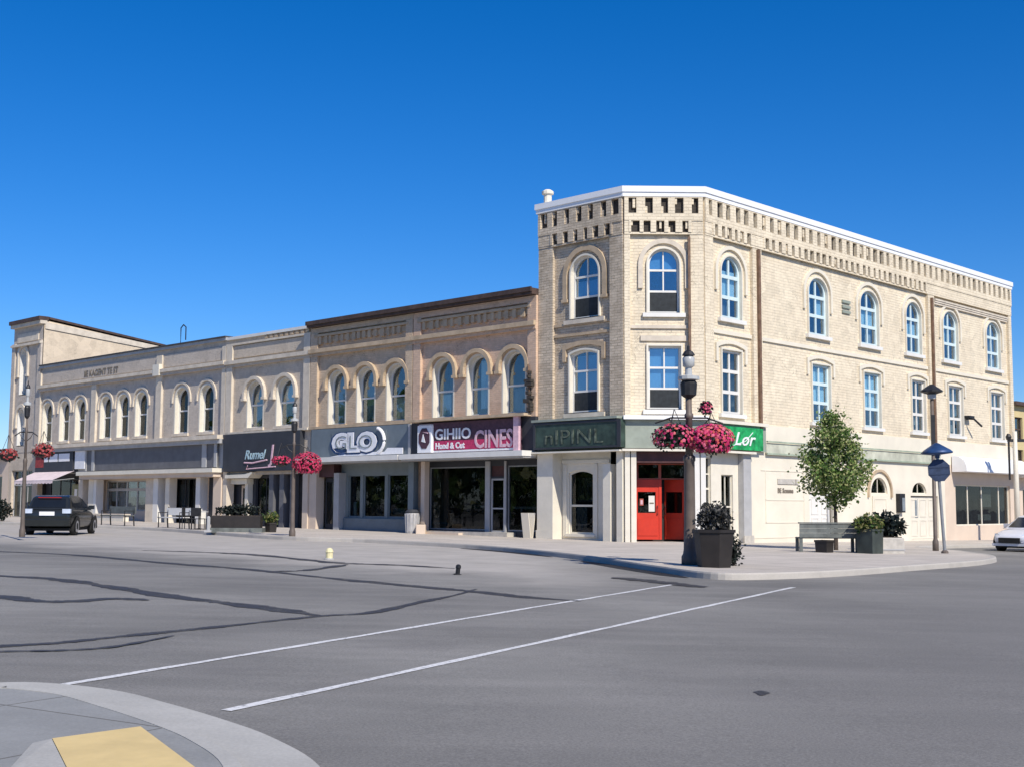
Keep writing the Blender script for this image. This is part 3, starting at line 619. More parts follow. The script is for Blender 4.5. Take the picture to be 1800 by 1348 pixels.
# --- fascia round the corner
box('fascia',GREENL,cb,FA,-4.2,.12,-.10,.1,3.28,4.30); box('fascia',GREENL,cb,FC,-.03,2.99,-.12,.1,3.26,4.28); box('fascia',GREENL,cb,FB,-.02,3.8,-.10,.1,3.26,4.2)
box('fascia_cap',GREENL,cb,FA,-4.23,.0,-.42,.1,4.33,4.42); box('fascia_cap',COPING,cb,FC,-.05,3.02,-.34,.1,4.29,4.43); box('fascia_cap',IVORY,cb,FB,.05,3.8,-.24,.1,4.21,4.33)
box('fascia_ledge',IVORY,cb,FA,-4.25,.1,-.40,.0,3.205-.06,3.262-.06); box('fascia_ledge',IVORY,cb,FC,-.1,3.05,-.30,.0,3.15,3.23); box('fascia_ledge',IVORY,cb,FB,-.05,2.9,-.26,.0,3.14,3.22)
# --- ground floor, right face
hb_=[arch(.10,.55,-.02,2.95),arch(1.2,1.95,.2,2.35)]
wall(cb,FB,IVORY,.02,2.30,-.8,3.14,.18,hb_,.12,name='shopfront_wall')
window(cb,FB,.10,.55,-.02,2.95,'flat',.26,fm=IVORY,vb=(),hb=(.38,.62,.8),fw=.03,bar=.05,gm=GLD,cur=[(WHITE,.1,.9,.72,.86,'blind'),(INT2,0,1,.05,.6,'drape')],name='shop_window')
window(cb,FB,1.2,1.95,.2,2.35,'flat',.26,fm=IVORY,vb=(.5,),hb=(.45,),fw=.04,bar=.04,gm=GLD,cur=[(BLINDW,.0,.4,.5,.98,'drape'),(INT2,.4,1,.0,.6,'drape')],name='shop_window')
box('pier',GREYT,cb,FB,2.31,2.82,-.06,.3,-.8,3.13); box('pier_base',CONC,cb,FB,2.25,2.88,-.12,-.061,-.8,.1)
D3=(7.1,8.95); D2=(12.1,13.65); D1=(15.75,18.5)
holes=[arch(*D3,-.02,1.75),arch(12.15,13.6,1.76,2.46,'round',rise=.66),arch(15.92,17.3,1.8,2.3,'round',rise=.46),arch(15.75,18.45,-.25,1.70),arch(20.3,26.6,.32,2.28)]
wall(cb,FB,CREAMS,2.82,19.2,-1,3.2,.03,holes[:4],.14,name='ground_floor_wall'); wall(cb,FB,PALEPINK,19.2,27.3,-1.2,3.2,.03,holes[4:],.2,name='ground_floor_wall')
box('ground_floor_wall',CREAMS,cb,FB,2.82,27.3,.028,.13,3.2,4.299)
for a,b,f in ((3.9,18.7,0),):
    box('band',BAND,cb,FB,a,b,-.05,.027,3.22,3.62); box('band_cap',BANDD,cb,FB,a,b,-.12,-.051,3.64,3.70); box('band_cap',BANDD,cb,FB,a,b,-.10,-.051,3.17,3.24)
mb=MB()
for z,a,b in ((2.55,3.6,7.0),(1.42,3.9,6.7),(.55,3.9,6.7),(-.02,3.0,7.0)): mb.box(a,b,.012,.029,z,z+.045)
for x in (3.9,6.66): mb.box(x,x+.04,.012,.029,.55,2.55)
mb.build('panel_moulding',CREAMS,cb,FB)
def plain_door(x0,x1,z0,z1,y,mat,name='door',leaf=1,grille=False):
    m=MB(); m.box(x0,x1,y,y+.05,z0,z1); d=m.build(name,mat,cb,FB); w=(x1-x0)/leaf; pm=MB()
    for i in range(leaf):
        a=x0+w*i; pm.ring([(a+.12,z0+.12),(a+w-.12,z0+.12),(a+w-.12,z0+(z1-z0)*.45),(a+.12,z0+(z1-z0)*.45)],[(a+.17,z0+.17),(a+w-.17,z0+.17),(a+w-.17,z0+(z1-z0)*.45-.05),(a+.17,z0+(z1-z0)*.45-.05)],y-.02,y-.001)
        pm.ring([(a+.12,z0+(z1-z0)*.52),(a+w-.12,z0+(z1-z0)*.52),(a+w-.12,z1-.1),(a+.12,z1-.1)],[(a+.17,z0+(z1-z0)*.52+.05),(a+w-.17,z0+(z1-z0)*.52+.05),(a+w-.17,z1-.15),(a+.17,z1-.15)],y-.02,y-.001)
    pm.build('panel',mat,d,FB)
    MB().lathe([(.0,0),(.03,.005),(.035,.03),(.0,.05)],8,x1-.1,y-.05).build('handle',IRON,d,FB)
    if grille: MB().box(x0+w*.62,x0+w*.92,y-.015,y-.001,z0+(z1-z0)*.5,z0+(z1-z0)*.95).build('glazed_panel',BLINDG,d,FB)
plain_door(7.25,8.8,-.02,1.70,.12,WHITE,leaf=2); box('door_jamb',GREYT,cb,FB,8.55,8.62,.06,.119,-.02,1.7)
plain_door(12.2,13.5,-.2,1.66,.028-.05,CREAMS,leaf=1); plain_door(15.8,18.4,-.24,1.66,.13,IVORY,leaf=3,grille=True)
for (a,b,z0,z1,r) in ((12.15,13.6,1.76,2.46,.66),(15.92,17.3,1.8,2.3,.46)):
    window(cb,FB,a,b,z0,z1,'round',.1,fm=CREAMS,vb=(.5,),hb=(),fw=.04,bar=.03,gm=GLD,cur=[(INT2,.4,.6,.1,.8,'drape')],rise=r,name='fanlight')
hood(cb,FB,12.15,13.6,2.46,'round',.1,.2,-.06,.03,STONE2,drop=False,gap=.25,rise=.66)
w=window(cb,FB,20.3,26.6,.32,2.28,'flat',.14,fm=IVORY,vb=(.25,.5,.82),hb=(),fw=.06,bar=.07,gm=GLD,cur=[(BLINDW,.55,.75,.45,.95,'drape'),(BLINDG,.85,1,0,1,'drape'),(INT2,.0,.5,.0,.9,'drape')],name='shop_window')
mb=MB()
for x in (21.0,22.3,23.4,24.4): mb.box(x,x+.85,.5,1.0,.55,.85)
mb.build('display_goods',BLINDW,LASTW,FB)
# curved white awning box
mb=MB(); prof=[(-.02,3.62),(-.35,3.58),(-.62,3.40),(-.72,3.15),(-.74,2.88),(-.02,2.86)]
n=len(prof); mb.add([(19.9,y,z) for y,z in prof]+[(27.28,y,z) for y,z in prof],[(i,(i+1)%n,(i+1)%n+n,i+n) for i in range(n)]+[tuple(range(n)),tuple(range(2*n-1,n-1,-1))]); mb.build('awning_box',COPING,cb,FB)
for xx in (21.85,):
    t=thing('security_light','small dark bracket light on the cream wall right of the rightmost downpipe','light',at(xx,.0,5.3,0,FB)); MB().tube([(xx,.11,5.5),(xx,-.3,5.45),(xx+.5,-.45,5.12)],.05,6).build('arm',IRON,t,FB); MB().box(xx-.28,xx+.28,-.2,.10,5.5,5.62).build('housing',IRON,t,FB)
t=thing('wall_box','black framed display box on the wall left of the white doors','display box',at(14.6,-.05,1.0,0,FB)); MB().box(14.35,14.85,-.16,.026,.95,1.78).build('case',BLACK,t,FB); MB().box(14.56,14.83,-.175,-.161,1.02,1.6).build('pane',BLINDG,t,FB)
t=thing('wall_plaque','flat grey plaque on the blank cream wall above small lettering','plaque',at(5.4,.0,2.0,0,FB)); MB().box(4.75,6.25,-.01,.027,2.06,2.26).build('plate',CONC,t,FB); MB().box(6.02,6.06,-.02,-.011,2.06,2.26).build('edge_strip',INK,t,FB)
tag(text('BE Somme',.26,INK,'wall_lettering',None,FB,4.75,.018,1.72,bold=.006,sx=1.0),'small grey brown two word lettering on the cream wall below the plaque','lettering')
# roof vent at the left corner
v=MB().lathe([(.16,12.9),(.16,13.3),(.24,13.32),(.24,13.42),(.12,13.5)],10,-4.05,.3).build('roof_vent',CREAMS,cb,FA)

# signs on the corner building
s=thing('shop_sign','dark green board with faded sage letters on the left face of the corner building','sign',at(-2,-.1,3.3,0,FA))
MB().box(-4.15,.14,-.36,-.101,3.29,4.30).build('board',GREENP,s,FA); MB().ring([(-4.15,3.29),(.14,3.29),(.14,4.30),(-4.15,4.30)],[(-4.05,3.36),(-.02,3.36),(-.02,4.22),(-4.05,4.22)],-.39,-.361).build('frame',DARKP,s,FA)
text('nIPINL',.78,GREENLET,'lettering',s,FA,-3.62,-.375,3.47,bold=-.004,sx=1.36)
s=thing('shop_sign','bright green board with white script right of the big pink flower basket','sign',at(2,-.1,3.3,0,FB))
MB().box(.9,3.42,-.22,-.101,3.28,4.12).build('board',GREENB,s,FB); text('Lor',.7,WHITEL,'lettering',s,FB,1.45,-.23,3.45,shear=.35,bold=.004,sx=1.3)
MB().tube([(1.4,-.235,3.42),(2.2,-.235,3.6),(2.7,-.235,3.95)],.016,5).build('flourish',WHITEL,s,FB)

# ------------------------------------------------------------------ the two storey row (frame A)
def shell(par,x0,x1,ztop,depth=14,inset=1.9,mat=None):
    mb=MB()
    for a,b,c,d in ((x1-.02,.3,x1-.02,depth),(x1-.02,depth,x0+.02,depth),(x0+.02,depth,x0+.02,.3)): mb.face([(a,b,-.8),(c,d,-.8),(c,d,ztop-.1),(a,b,ztop-.1)])
    mb.build('rear_wall',mat or GREYB,par,FA); MB().box(x0+.03,x1-.03,.36,depth-.01,ztop-.35,ztop-.12).build('roof',LEAD,par,FA)
    MB().box(x0+.05,x1-.05,inset,depth-.1,-.6,ztop-.4).build('interior_core',INT,par,FA)
    MB().box(x0+.03,x1-.03,.36,inset-.01,4.2,4.3).build('interior_ceiling',INT,par,FA)
def upper(par,x0,x1,z0,z1,wins,wz,mat,kind='round',pil=(),smat=None,hoodmat=None,hk=True,fm=None,vb=(),hb=(.48,),cur=None,surround=.09,fw=.06,gm=None):
    smat=smat or STONE; hs_=[]
    for i,(a,b) in enumerate(wins):
        window(par,FA,a,b,wz[0],wz[1],kind,.24,fm=fm or WHITE,gm=gm,vb=vb,hb=hb,fw=fw,bar=.05,cur=(cur[i] if cur else None),surround=surround,sy=-.005,sm=IVORY)
        hs_.append(arch(a-surround,b+surround,wz[0],wz[1]+surround,kind)); 
        box('sill',smat,par,FA,a-.15,b+.15,-.09,.2,wz[0]-.15,wz[0]-.01)
        if hk: hood(par,FA,a,b,wz[1],kind,.17,.12,-.16,-.002,hoodmat or smat,drop=True,gap=.12)
    wall(par,FA,mat,x0,x1,z0,z1,0,hs_,.3)
    for pp in pil: a,b=pp[:2]; MB().box(a,b,-.14,-.001,z0,pp[2] if len(pp)>2 else z1-.35).build('pilaster',smat if smat is not STONE2 else mat,par,FA)
dg=lambda m=BLINDG,a=.1,b=.9,c=.0,d=.95:[(m,a,b,c,d,'drape')]
# long grey buff building
t=thing('shop_building','long grey buff two storey shop row with eight narrow arched windows and pale ledge','building',FT(FA,-36))
lb=t
wins=[(-45.8,-44.6),(-43.55,-42.4),(-41.6,-40.45),(-38.6,-37.4),(-36.65,-35.45),(-34.65,-33.45),(-30.55,-29.3),(-28.15,-26.9)]
upper(t,-46.15,-25.652,4.6,9.45,wins,(4.85,7.25),GREYB,'round',[(-46.1,-45.95),(-39.5,-38.95,7.97),(-32.35,-31.8),(-26.0,-25.66)],hk=False,hb=(.5,),vb=(),surround=.10,fw=.08,gm=GLD)
for a,b in wins: hood(t,FA,a,b,7.25,'round',.12,.15,-.07,-.002,STONE,drop=False,gap=.2)
for a,b in ((-45.9,-32.37),(-31.78,-26.02)):
    box('frieze_panel',GREYB,t,FA,a,b,-.05,-.001,8.42,9.1)
box('cornice',STONE,t,FA,-46.14,-25.66,-.30,-.001,8.15,8.33); box('cornice',GREYB,t,FA,-46.14,-25.66,-.2,-.001,7.98,8.148)
box('coping',GREYT,t,FA,-46.15,-25.66,-.16,.4,9.38,9.52); box('coping',LEAD,t,FA,-46.15,-25.66,-.22,.45,9.522,9.60)
box('pilaster_cap',IVORY,t,FA,-32.4,-31.75,-.34,-.141,8.0,8.6)
text('IIE KAGENT TE ST',.5,INK,'frieze_lettering',t,FA,-40.6,-.065,8.52,bold=.008,sx=1.0)
MB().tube([(-31.2,.6,9.3),(-31.2,.6,10.6),(-30.95,.6,10.75),(-30.7,.6,10.6),(-30.7,.6,9.9)],.035,6).build('antenna',IRON,t,FA)
shell(t,-46.15,-25.66,9.4)
box('ledge',STONE,t,FA,-46.1,-25.7,-.5,-.001,4.42,4.62); box('ledge_moulding',GREYT,t,FA,-46.1,-25.7,-.35,-.001,4.2,4.418)
box('fascia',GREYP,t,FA,-39.7,-26.45,-.14,-.001,3.02,4.199); box('fascia_backing',GREYT,t,FA,-46.1,-25.66,.0,.2,2.9,4.61)
for a,b in ((-39.85,-39.72),(-39.1,-38.8),(-27.55,-27.15),(-26.44,-26.2)): box('fascia_divider',GREYT,t,FA,a,b,-.19,-.141,3.02,4.199)
box('canopy',IVORY,t,FA,-39.8,-25.68,-.75,.6,2.74,2.95); box('soffit',PALEPINK,t,FA,-39.7,-25.8,-.6,.6,2.52,2.735)
for a,b,m in ((-39.3,-38.75,IVORY),(-38.72,-38.4,WHITE),(-32.95,-32.2,STONE),(-32.18,-31.7,WHITE),(-30.95,-30.55,IVORY),(-28.0,-27.6,WHITE),(-26.4,-25.7,PALEPINK),(-40.5,-40.0,STONE)): box('column',m,t,FA,a,b,-.2,.25,-.5,2.51)
hh=[arch(-38.8,-34.3,.75,2.45),arch(-31.75,-29.2,.05,2.5)]
wall(t,FA,PALEPINK,-40.0,-25.7,-.5,2.6,.62,hh,.12,name='shopfront_wall')
window(t,FA,-38.8,-34.3,.75,2.45,'flat',.7,fm=GREYT,vb=(.24,.5,.75),hb=(.7,),fw=.08,bar=.1,gm=GL,cur=[(BLINDW,.02,.2,.3,.95,'drape'),(BLINDG,.5,.98,.45,.95,'drape'),(INT2,.25,.45,.0,.8,'drape')],name='shop_window')
window(t,FA,-31.75,-29.2,.05,2.5,'flat',.7,fm=DARKP,vb=(.5,),hb=(),fw=.06,bar=.05,gm=GLD,cur=[(BLINDG,.1,.45,.3,.9,'drape'),(INT2,.5,.9,.3,.8,'drape')],name='shop_window')
box('side_panel',DARKP,t,FA,-27.55,-26.45,.3,.619,-.5,2.51)
# its far left shop: dark fascia, lit panels, awning
box('side_lining',INT,t,FA,-46.10,-46.04,.31,1.89,-.5,4.19); box('fascia',DARKP,t,FA,-46.1,-41.05,-.16,-.001,2.95,4.199); box('fascia_panel',PLATE,t,FA,-41.03,-39.87,-.22,-.001,3.15,4.19)
MB().box(-46.0,-41.1,.5,.62,-.4,2.95).build('shopfront_wall',DARKP,t,FA)
w=window(t,FA,-45.2,-41.4,.55,2.6,'flat',.38,fm=DARKP,vb=(.33,.66),hb=(),fw=.06,bar=.06,gm=GLD,cur=None,name='shop_window'); w=LASTW; MB().box(-45.1,-41.5,.47,.49,.6,2.5).build('display_back',LEAFBK,w,FA)
MB().box(-42.5,-41.7,.43,.44,1.0,2.3).build('poster',YELP,w,FA); MB().box(-42.2,-41.85,.42,.429,1.2,2.0).build('poster_figure',WHITEL,w,FA)
s=thing('shop_sign','dark sign with three white lit panels above the pinkish awning at the far left','sign',at(-43,-.2,3.4,0,FA)); MB().box(-46.0,-41.2,-.26,-.161,3.02,4.18).build('board',DARKP,s,FA)
for a,b in ((-44.8,-44.35),(-44.2,-43.1),(-42.95,-41.6)): MB().box(a,b,-.275,-.261,3.62,4.08).build('panel',WHITEL,s,FA)
MB().box(-45.95,-44.9,-.275,-.261,3.3,4.1).build('red_panel',BRICKRED,s,FA)
a=thing('awning','pinkish white sloping canvas awning over the far left dark shopfront','awning',at(-43.3,-.3,2.4,0,FA)); mb=MB()
for i in range(24):
    x0=-46.0+i*.205; mb.face([(x0,-.17,3.06),(x0+.205,-.17,3.06),(x0+.205,-1.5,2.5),(x0,-1.5,2.5)]); zz=2.28+.03*(i%2); mb.face([(x0,-1.5,2.5),(x0+.205,-1.5,2.5),(x0+.205,-1.52,zz),(x0,-1.52,zz)])
mb.build('canvas',AWN,a,FA); MB().tube([(-46,-.2,2.6),(-46,-1.48,2.46),(-41.08,-1.48,2.46),(-41.08,-.2,2.6)],.03,6).build('frame',POLES,a,FA)

# building with the near black sign
t=thing('shop_building','beige two storey brick building with two arched windows above a near black shop sign','building',FT(FA,-22))
upper(t,-25.648,-18.652,4.6,9.4,[(-23.85,-22.55),(-21.4,-20.0)],(4.9,7.12),GREYB2,'round',[(-25.6,-25.1),(-19.15,-18.66)],smat=STONE,hb=(.5,),cur=[dg(BLINDG,.0,.55),dg(BLIND,.05,.95,.2,.9)],surround=.09)
box('cornice',STONE,t,FA,-25.64,-18.66,-.26,-.001,8.1,8.28); box('cornice',GREYB2,t,FA,-25.64,-18.66,-.16,-.001,7.95,8.098); box('frieze_panel',GREYB2,t,FA,-25.05,-19.2,-.06,-.001,8.4,9.0)
box('cornice',STONE,t,FA,-25.64,-18.66,-.14,-.001,9.05,9.15)
box('coping',WHITE,t,FA,-25.64,-18.66,-.12,.4,9.36,9.5)
mb=MB()
for k in range(9): mb.box(-22.4+k*.42,-22.4+k*.42+.2,-.09,-.001,9.18,9.34)
mb.box(-22.5,-18.8,-.04,-.001,9.2,9.3); mb.build('corbel_row',STONE2,t,FA); shell(t,-25.648,-18.66,9.4,mat=GREYB2)
box('fascia_backing',GREYB2,t,FA,-25.6,-18.66,-.0,.2,2.6,4.61); box('ledge',STONE,t,FA,-25.6,-18.7,-.2,-.001,4.62,4.72)
box('column',PALEPINK,t,FA,-19.05,-18.66,-.12,.3,-.5,2.8); box('column',STONE,t,FA,-25.62,-25.3,-.14,.3,-.5,2.8); box('column',GREYP,t,FA,-21.95,-21.6,.05,.4,-.5,2.6); box('column',GREYP,t,FA,-21.1,-20.75,.05,.4,-.5,2.6); box('column',GREYP,t,FA,-20.25,-20.02,.05,.4,-.5,2.6)
wall(t,FA,DARKP,-25.6,-18.66,-.5,2.75,.5,[arch(-25.0,-24.2,-.1,2.1),arch(-23.7,-22.1,.6,2.5),arch(-21.55,-21.15,.5,2.5),arch(-20.7,-20.3,.5,2.5)],.1,name='shopfront_wall')
for a,b in ((-23.7,-22.1),(-21.55,-21.15),(-20.7,-20.3)): window(t,FA,a,b,.6 if b-a>1 else .5,2.5,'flat',.56,fm=DARKP,vb=(.5,) if b-a>1 else (),hb=(),gm=GLD,fw=.05,bar=.04,cur=[(INT2,.1,.9,.0,.8,'drape')],name='shop_window')
d=MB().box(-25.0,-24.2,.55,.6,-.1,2.1).build('door',PALEPINK,t,FA); MB().box(-24.85,-24.35,.54,.549,1.0,1.95).build('pane',GLD,d,FA)
box('door_surround',IVORY,t,FA,-24.19,-23.95,.2,.499,-.1,2.3); box('door_surround',IVORY,t,FA,-25.29,-23.9,.1,.499,2.15,2.42)
mb=MB(); mb.extr([(-25.3,2.44),(-23.3,2.44),(-23.05,2.62),(-23.0,2.72),(-23.6,2.62),(-25.3,2.6)],-.25,.45); mb.build('door_hood',IVORY,t,FA)
box('doorway',INT,t,FA,-19.95,-19.1,.38,.45,-.4,2.5)
s=thing('shop_sign','near black shop sign with pale teal and white script lettering','sign',at(-22,-.2,2.8,0,FA))
MB().box(-25.5,-19.12,-.26,-.002,2.76,4.60).build('board',DARKP,s,FA)
text('Rumel',.62,TEALL,'lettering',s,FA,-23.6,-.275,3.35,shear=.3,bold=.012,sx=1.05); text('J',1.15,PINKL,'lettering',s,FA,-21.5,-.275,3.2,shear=.15,bold=.01)
mb=MB(); mb.tube([(-23.6,-.275,3.18),(-22.9,-.275,3.15),(-21.7,-.275,3.28)],.04,5); mb.tube([(-23.3,-.275,3.05),(-23.4,-.275,2.86),(-23.1,-.275,2.88),(-21.0,-.275,2.95)],.03,5); mb.build('underline',PINKL,s,FA)

# grey shop and barber shop share the brown eave
def brownrow(t,x0,x1,wins,wz,mat,pil,cur,**k):
    upper(t,x0,x1,4.6,9.4,wins,wz,mat,'round',pil,smat=STONE2,hb=(.45,),cur=cur,surround=.08,**k)
    box('cornice',STONE2,t,FA,x0+.01,x1-.01,-.28,-.001,8.12,8.30); box('cornice',mat,t,FA,x0+.01,x1-.01,-.18,-.001,7.98,8.118)
    mb=MB(); r=random.Random(int(x0*7)); x=x0+.6
    while x<x1-.7:
        mb.box(x,x+r.uniform(.14,.24),-.13,-.001,8.5+r.uniform(0,.05),8.86); x+=r.uniform(.34,.46)
    mb.box(x0+.5,x1-.5,-.05,-.001,8.6,8.84); mb.build('corbel_row',STONE2,t,FA); box('cornice',STONE2,t,FA,x0+.3,x1-.3,-.17,-.001,8.87,8.97)
    box('cornice',mat,t,FA,x0+.01,x1-.01,-.12,-.001,9.05,9.3)
    box('eave',BROWN,t,FA,x0+.003,x1-.003,-.38,.4,9.32,9.56); box('gutter',BROWN,t,FA,x0+.003,x1-.003,-.46,-.381,9.42,9.6)
    shell(t,x0,x1-.003,9.5,mat=mat); box('fascia_backing',DARKP,t,FA,x0+.01,x1-.01,.0,.2,3.0,4.61)
    box('canopy',WHITE,t,FA,x0+.05,x1-.01,-.9,.2,3.06,3.27); box('soffit',GREYT,t,FA,x0+.1,x1-.05,-.8,.5,3.0,3.057)
t=thing('shop_building','tan brick two storey building with three arched windows above a slate grey shop fascia','building',FT(FA,-15))
brownrow(t,-18.648,-11.452,[(-17.35,-16.15),(-15.3,-14.1),(-13.25,-12.0)],(4.8,7.2),REDB2,[(-18.6,-18.1),(-11.9,-11.46)],[dg(BLINDG,0,.5),dg(BLINDG,.1,.9),[(BLINDW,.05,.95,.0,.42,'drape')]])
box('ledge',STONE2,t,FA,-18.6,-11.5,-.16,-.001,4.62,4.74)
box('fascia',SLATE,t,FA,-18.4,-11.6,-.16,-.001,3.28,4.60); box('fascia_edge',GREYT,t,FA,-11.599,-11.46,-.2,-.001,3.28,4.6)
wall(t,FA,SLATE2,-16.95,-11.7,-.4,3.0,.5,[arch(-16.45,-15.6,.62,2.5),arch(-15.4,-13.9,.62,2.5),arch(-13.7,-12.35,.62,2.5)],.1,name='shopfront_wall')
for a,b,c in ((-16.45,-15.6,[(BLIND,.0,.3,.0,.35,'drape'),(INT2,.3,.9,.1,.9,'drape')]),(-15.4,-13.9,[(INT2,.1,.7,.0,.7,'drape')]),(-13.7,-12.35,[(BLINDG,.05,.7,.06,.2,'blind'),(INT2,.0,.9,.3,.9,'drape')])): window(t,FA,a,b,.62,2.5,'flat',.56,fm=SLATE2,vb=(),hb=(),fw=.05,gm=GLD,cur=c,name='shop_window')
box('bulkhead',SLATE,t,FA,-16.9,-12.1,.36,.499,-.4,.56); box('pier',GREYT,t,FA,-17.0,-16.62,.1,.499,-.4,2.6); box('pier',SLATE2,t,FA,-11.9,-11.55,.1,.499,-.4,3.0)
d=box('door',DARKP,t,FA,-18.0,-17.05,.42,.5,-.2,2.4); MB().box(-17.9,-17.15,.41,.419,.3,2.2).build('pane',GLD,d,FA); box('door_header',MAROON,t,FA,-18.2,-17.0,.1,.5,2.42,3.0); box('pier',PALEPINK,t,FA,-18.64,-18.1,-.05,.4,-.4,2.99)
s=thing('shop_sign','slate grey fascia sign with chunky rounded white letters','sign',at(-15,-.3,3.4,0,FA)); 
MB().box(-16.85,-13.05,-.19,-.161,3.38,4.42).build('backing',SLATE,s,FA)
text('GLO',1.02,NAVY,'letter_shadow',s,FA,-16.75,-.22,3.55,bold=.16,sx=1.45); text('GLO',1.0,WHITEL,'lettering',s,FA,-16.65,-.26,3.58,bold=.11,sx=1.45); text('GLO',.9,SLATE2,'letter_core',s,FA,-16.55,-.285,3.62,bold=-.02,sx=1.5)
mb=MB(); P=[(-13.7+.62*math.cos(a),-.262,3.95+.56*math.sin(a)) for a in [R(x) for x in range(-70,75,12)]]; mb.tube(P,.075,6); mb.build('swoosh',WHITEL,s,FA)
mb=MB(); mb.extr([(-16.9,3.32),(-11.9,3.34),(-11.9,3.6),(-12.9,3.62),(-13.1,3.46),(-15.2,3.48)],-.23,-.20); mb.build('underline',WHITEL,s,FA)

t=thing('shop_building','orange buff brick two storey building with three hooded arched windows next to the corner building','building',FT(FA,-8))
brownrow(t,-11.448,-4.245,[(-10.25,-9.05),(-8.2,-7.0),(-6.15,-4.95)],(4.8,7.2),REDB,[(-11.4,-10.95),(-4.7,-4.25)],[dg(BLIND,.0,.5,.0,.4),dg(BLIND,.25,.75,.1,.95),dg(BLINDG,.1,.9,.0,.4)])
box('ledge',STONE2,t,FA,-11.3,-4.5,-.55,-.001,4.62,4.72)
box('fascia',DARKP,t,FA,-11.44,-4.26,-.14,-.001,3.28,4.61)
wall(t,FA,DARKP,-11.4,-4.3,-.4,3.0,.6,[arch(-11.1,-7.72,.16,2.76),arch(-7.38,-6.62,.1,2.25),arch(-7.38,-6.62,2.33,2.76),arch(-6.48,-4.75,.16,2.76)],.08,name='shopfront_wall')
window(t,FA,-11.1,-7.72,.16,2.76,'flat',.64,fm=POLES,vb=(),hb=(),fw=.05,gm=GLD,cur=[(BLINDG,.02,.25,.06,.1,'blind'),(WHITE,.86,.99,.35,.38,'blind')],name='shop_window')
window(t,FA,-6.48,-4.75,.16,2.76,'flat',.64,fm=POLES,vb=(),hb=(),fw=.05,gm=GLD,cur=[(BLINDG,.02,.9,.33,.37,'blind'),(BLINDG,.3,.36,.0,.33,'blind'),(BLINDG,.74,.78,.0,.33,'blind')],name='shop_window')
d=MB().ring(arch(-7.38,-6.62,.1,2.25),arch(-7.31,-6.69,.17,2.18),.6,.66).box(-7.31,-6.69,.6,.65,1.02,1.08).build('door',GREYT,t,FA); MB().box(-7.31,-6.69,.63,.64,.17,2.18).build('pane',GLD,d,FA)
box('transom_pane',MAROON,t,FA,-7.38,-6.62,.64,.65,2.33,2.76)
for a,b in ((-7.68,-7.42),(-6.6,-6.5)): box('door_post',GREYT,t,FA,a,b,.54,.599,-.2,2.95)
box('post',PALEPINK,t,FA,-10.95,-10.72,-.02,.25,-.4,2.99); box('shop_step',CONC,t,FA,-10.9,-6.0,.1,.59,-.4,.11); box('shop_step',PALEPINK,t,FA,-10.6,-8.5,-.15,.09,-.4,.06)
s=thing('shop_sign','white and red banner sign with square dark badge on black fascia beside the corner building','sign',at(-8,-.3,3.3,0,FA))
MB().box(-10.85,-4.98,-.30,-.141,3.30,4.56).build('board',BADGE,s,FA); MB().box(-9.85,-5.2,-.312,-.301,3.42,3.80).build('red_band',PINKB,s,FA); MB().box(-10.8,-5.2,-.312,-.301,3.33,3.41).build('white_strip',WHITEL,s,FA)
MB().bbox(-10.83,-9.88,-.40,-.301,3.34,4.52,.06).build('badge',WHITEL,s,FA)
oc=[(-10.35+.36*math.cos(R(22.5+45*k)),3.93+.46*math.sin(R(22.5+45*k))) for k in range(8)]; MB().extr(oc,-.415,-.401).build('badge_octagon',BADGE,s,FA); MB().extr([(-10.5,3.8),(-10.25,3.75),(-10.4,4.12)],-.43,-.416).build('badge_mark',WHITEL,s,FA); MB().extr([(-10.45,4.2),(-10.1,4.12),(-10.1,4.17)],-.43,-.416).build('badge_mark',PINKL,s,FA)
text('GIHIIO',.62,WHITEL,'lettering',s,FA,-9.8,-.315,3.86,bold=.012,sx=1.15); text('CINES',.98,PINKL,'lettering',s,FA,-7.45,-.322,3.47,bold=.02,sx=.82); text('Hond & Cut',.34,WHITEL,'lettering',s,FA,-9.75,-.318,3.48,bold=.012,sx=1.02)
MB().box(-5.18,-4.9,-.42,-.301,3.3,4.62).build('end_post',PINKL,s,FA)
# overgrown wires on the wall joint between this building and the corner
mb=MB(); r=random.Random(5)
for k in range(10): mb.box(-4.75+r.uniform(0,.3),-4.5+r.uniform(0,.2),-.34,-.15,4.8+k*.16,4.9+k*.16+r.uniform(0,.05))
t=thing('wall_meter','rusty dark cable and meter cluster on the wall joint left of the corner building','meter',at(-4.6,-.2,4.7,0,FA)); mb.build('meter_body',DARKBR,t,FA); MB().tube([(-4.55,-.2,4.7),(-4.5,-.25,5.5),(-4.6,-.2,6.6)],.035,6).build('conduit',RUST,t,FA)

# tall building at the far left and what stands beyond it
t=thing('tall_building','tall narrow buff building at the far left end with a sloping sunlit side parapet','building',FT(FA,-48))
hh=[arch(-49.25,-48.2,7.9,10.9,'round'),arch(-49.3,-48.2,4.7,7.1,'round')]
for (a,b,c,d) in ((-49.2,-48.25,7.95,10.85),(-49.2,-48.25,4.75,7.05)): window(t,FA,a,b,c,d,'round',.3,vb=(),hb=(.45,),cur=[(BLINDW,.0,.6,.0,1,'drape')],surround=.08,sy=.0,sm=WHITE)
wall(t,FA,GREYB,-50.2,-46.16,4.3,12.2,0,hh,.3); wall(t,FA,GREYB2,-50.2,-46.16,-.3,4.3,.02,[arch(-49.8,-46.9,.1,3.2)],.3,name='ground_floor_wall')
window(t,FA,-49.8,-46.9,.1,3.2,'flat',.2,fm=GREYT,vb=(.33,.66),hb=(.7,),gm=GLD,name='shop_window')
for a,b in ((-50.2,-49.75),(-46.6,-46.17)): box('pilaster',GREYB,t,FA,a,b,-.12,-.001,4.35,11.2)
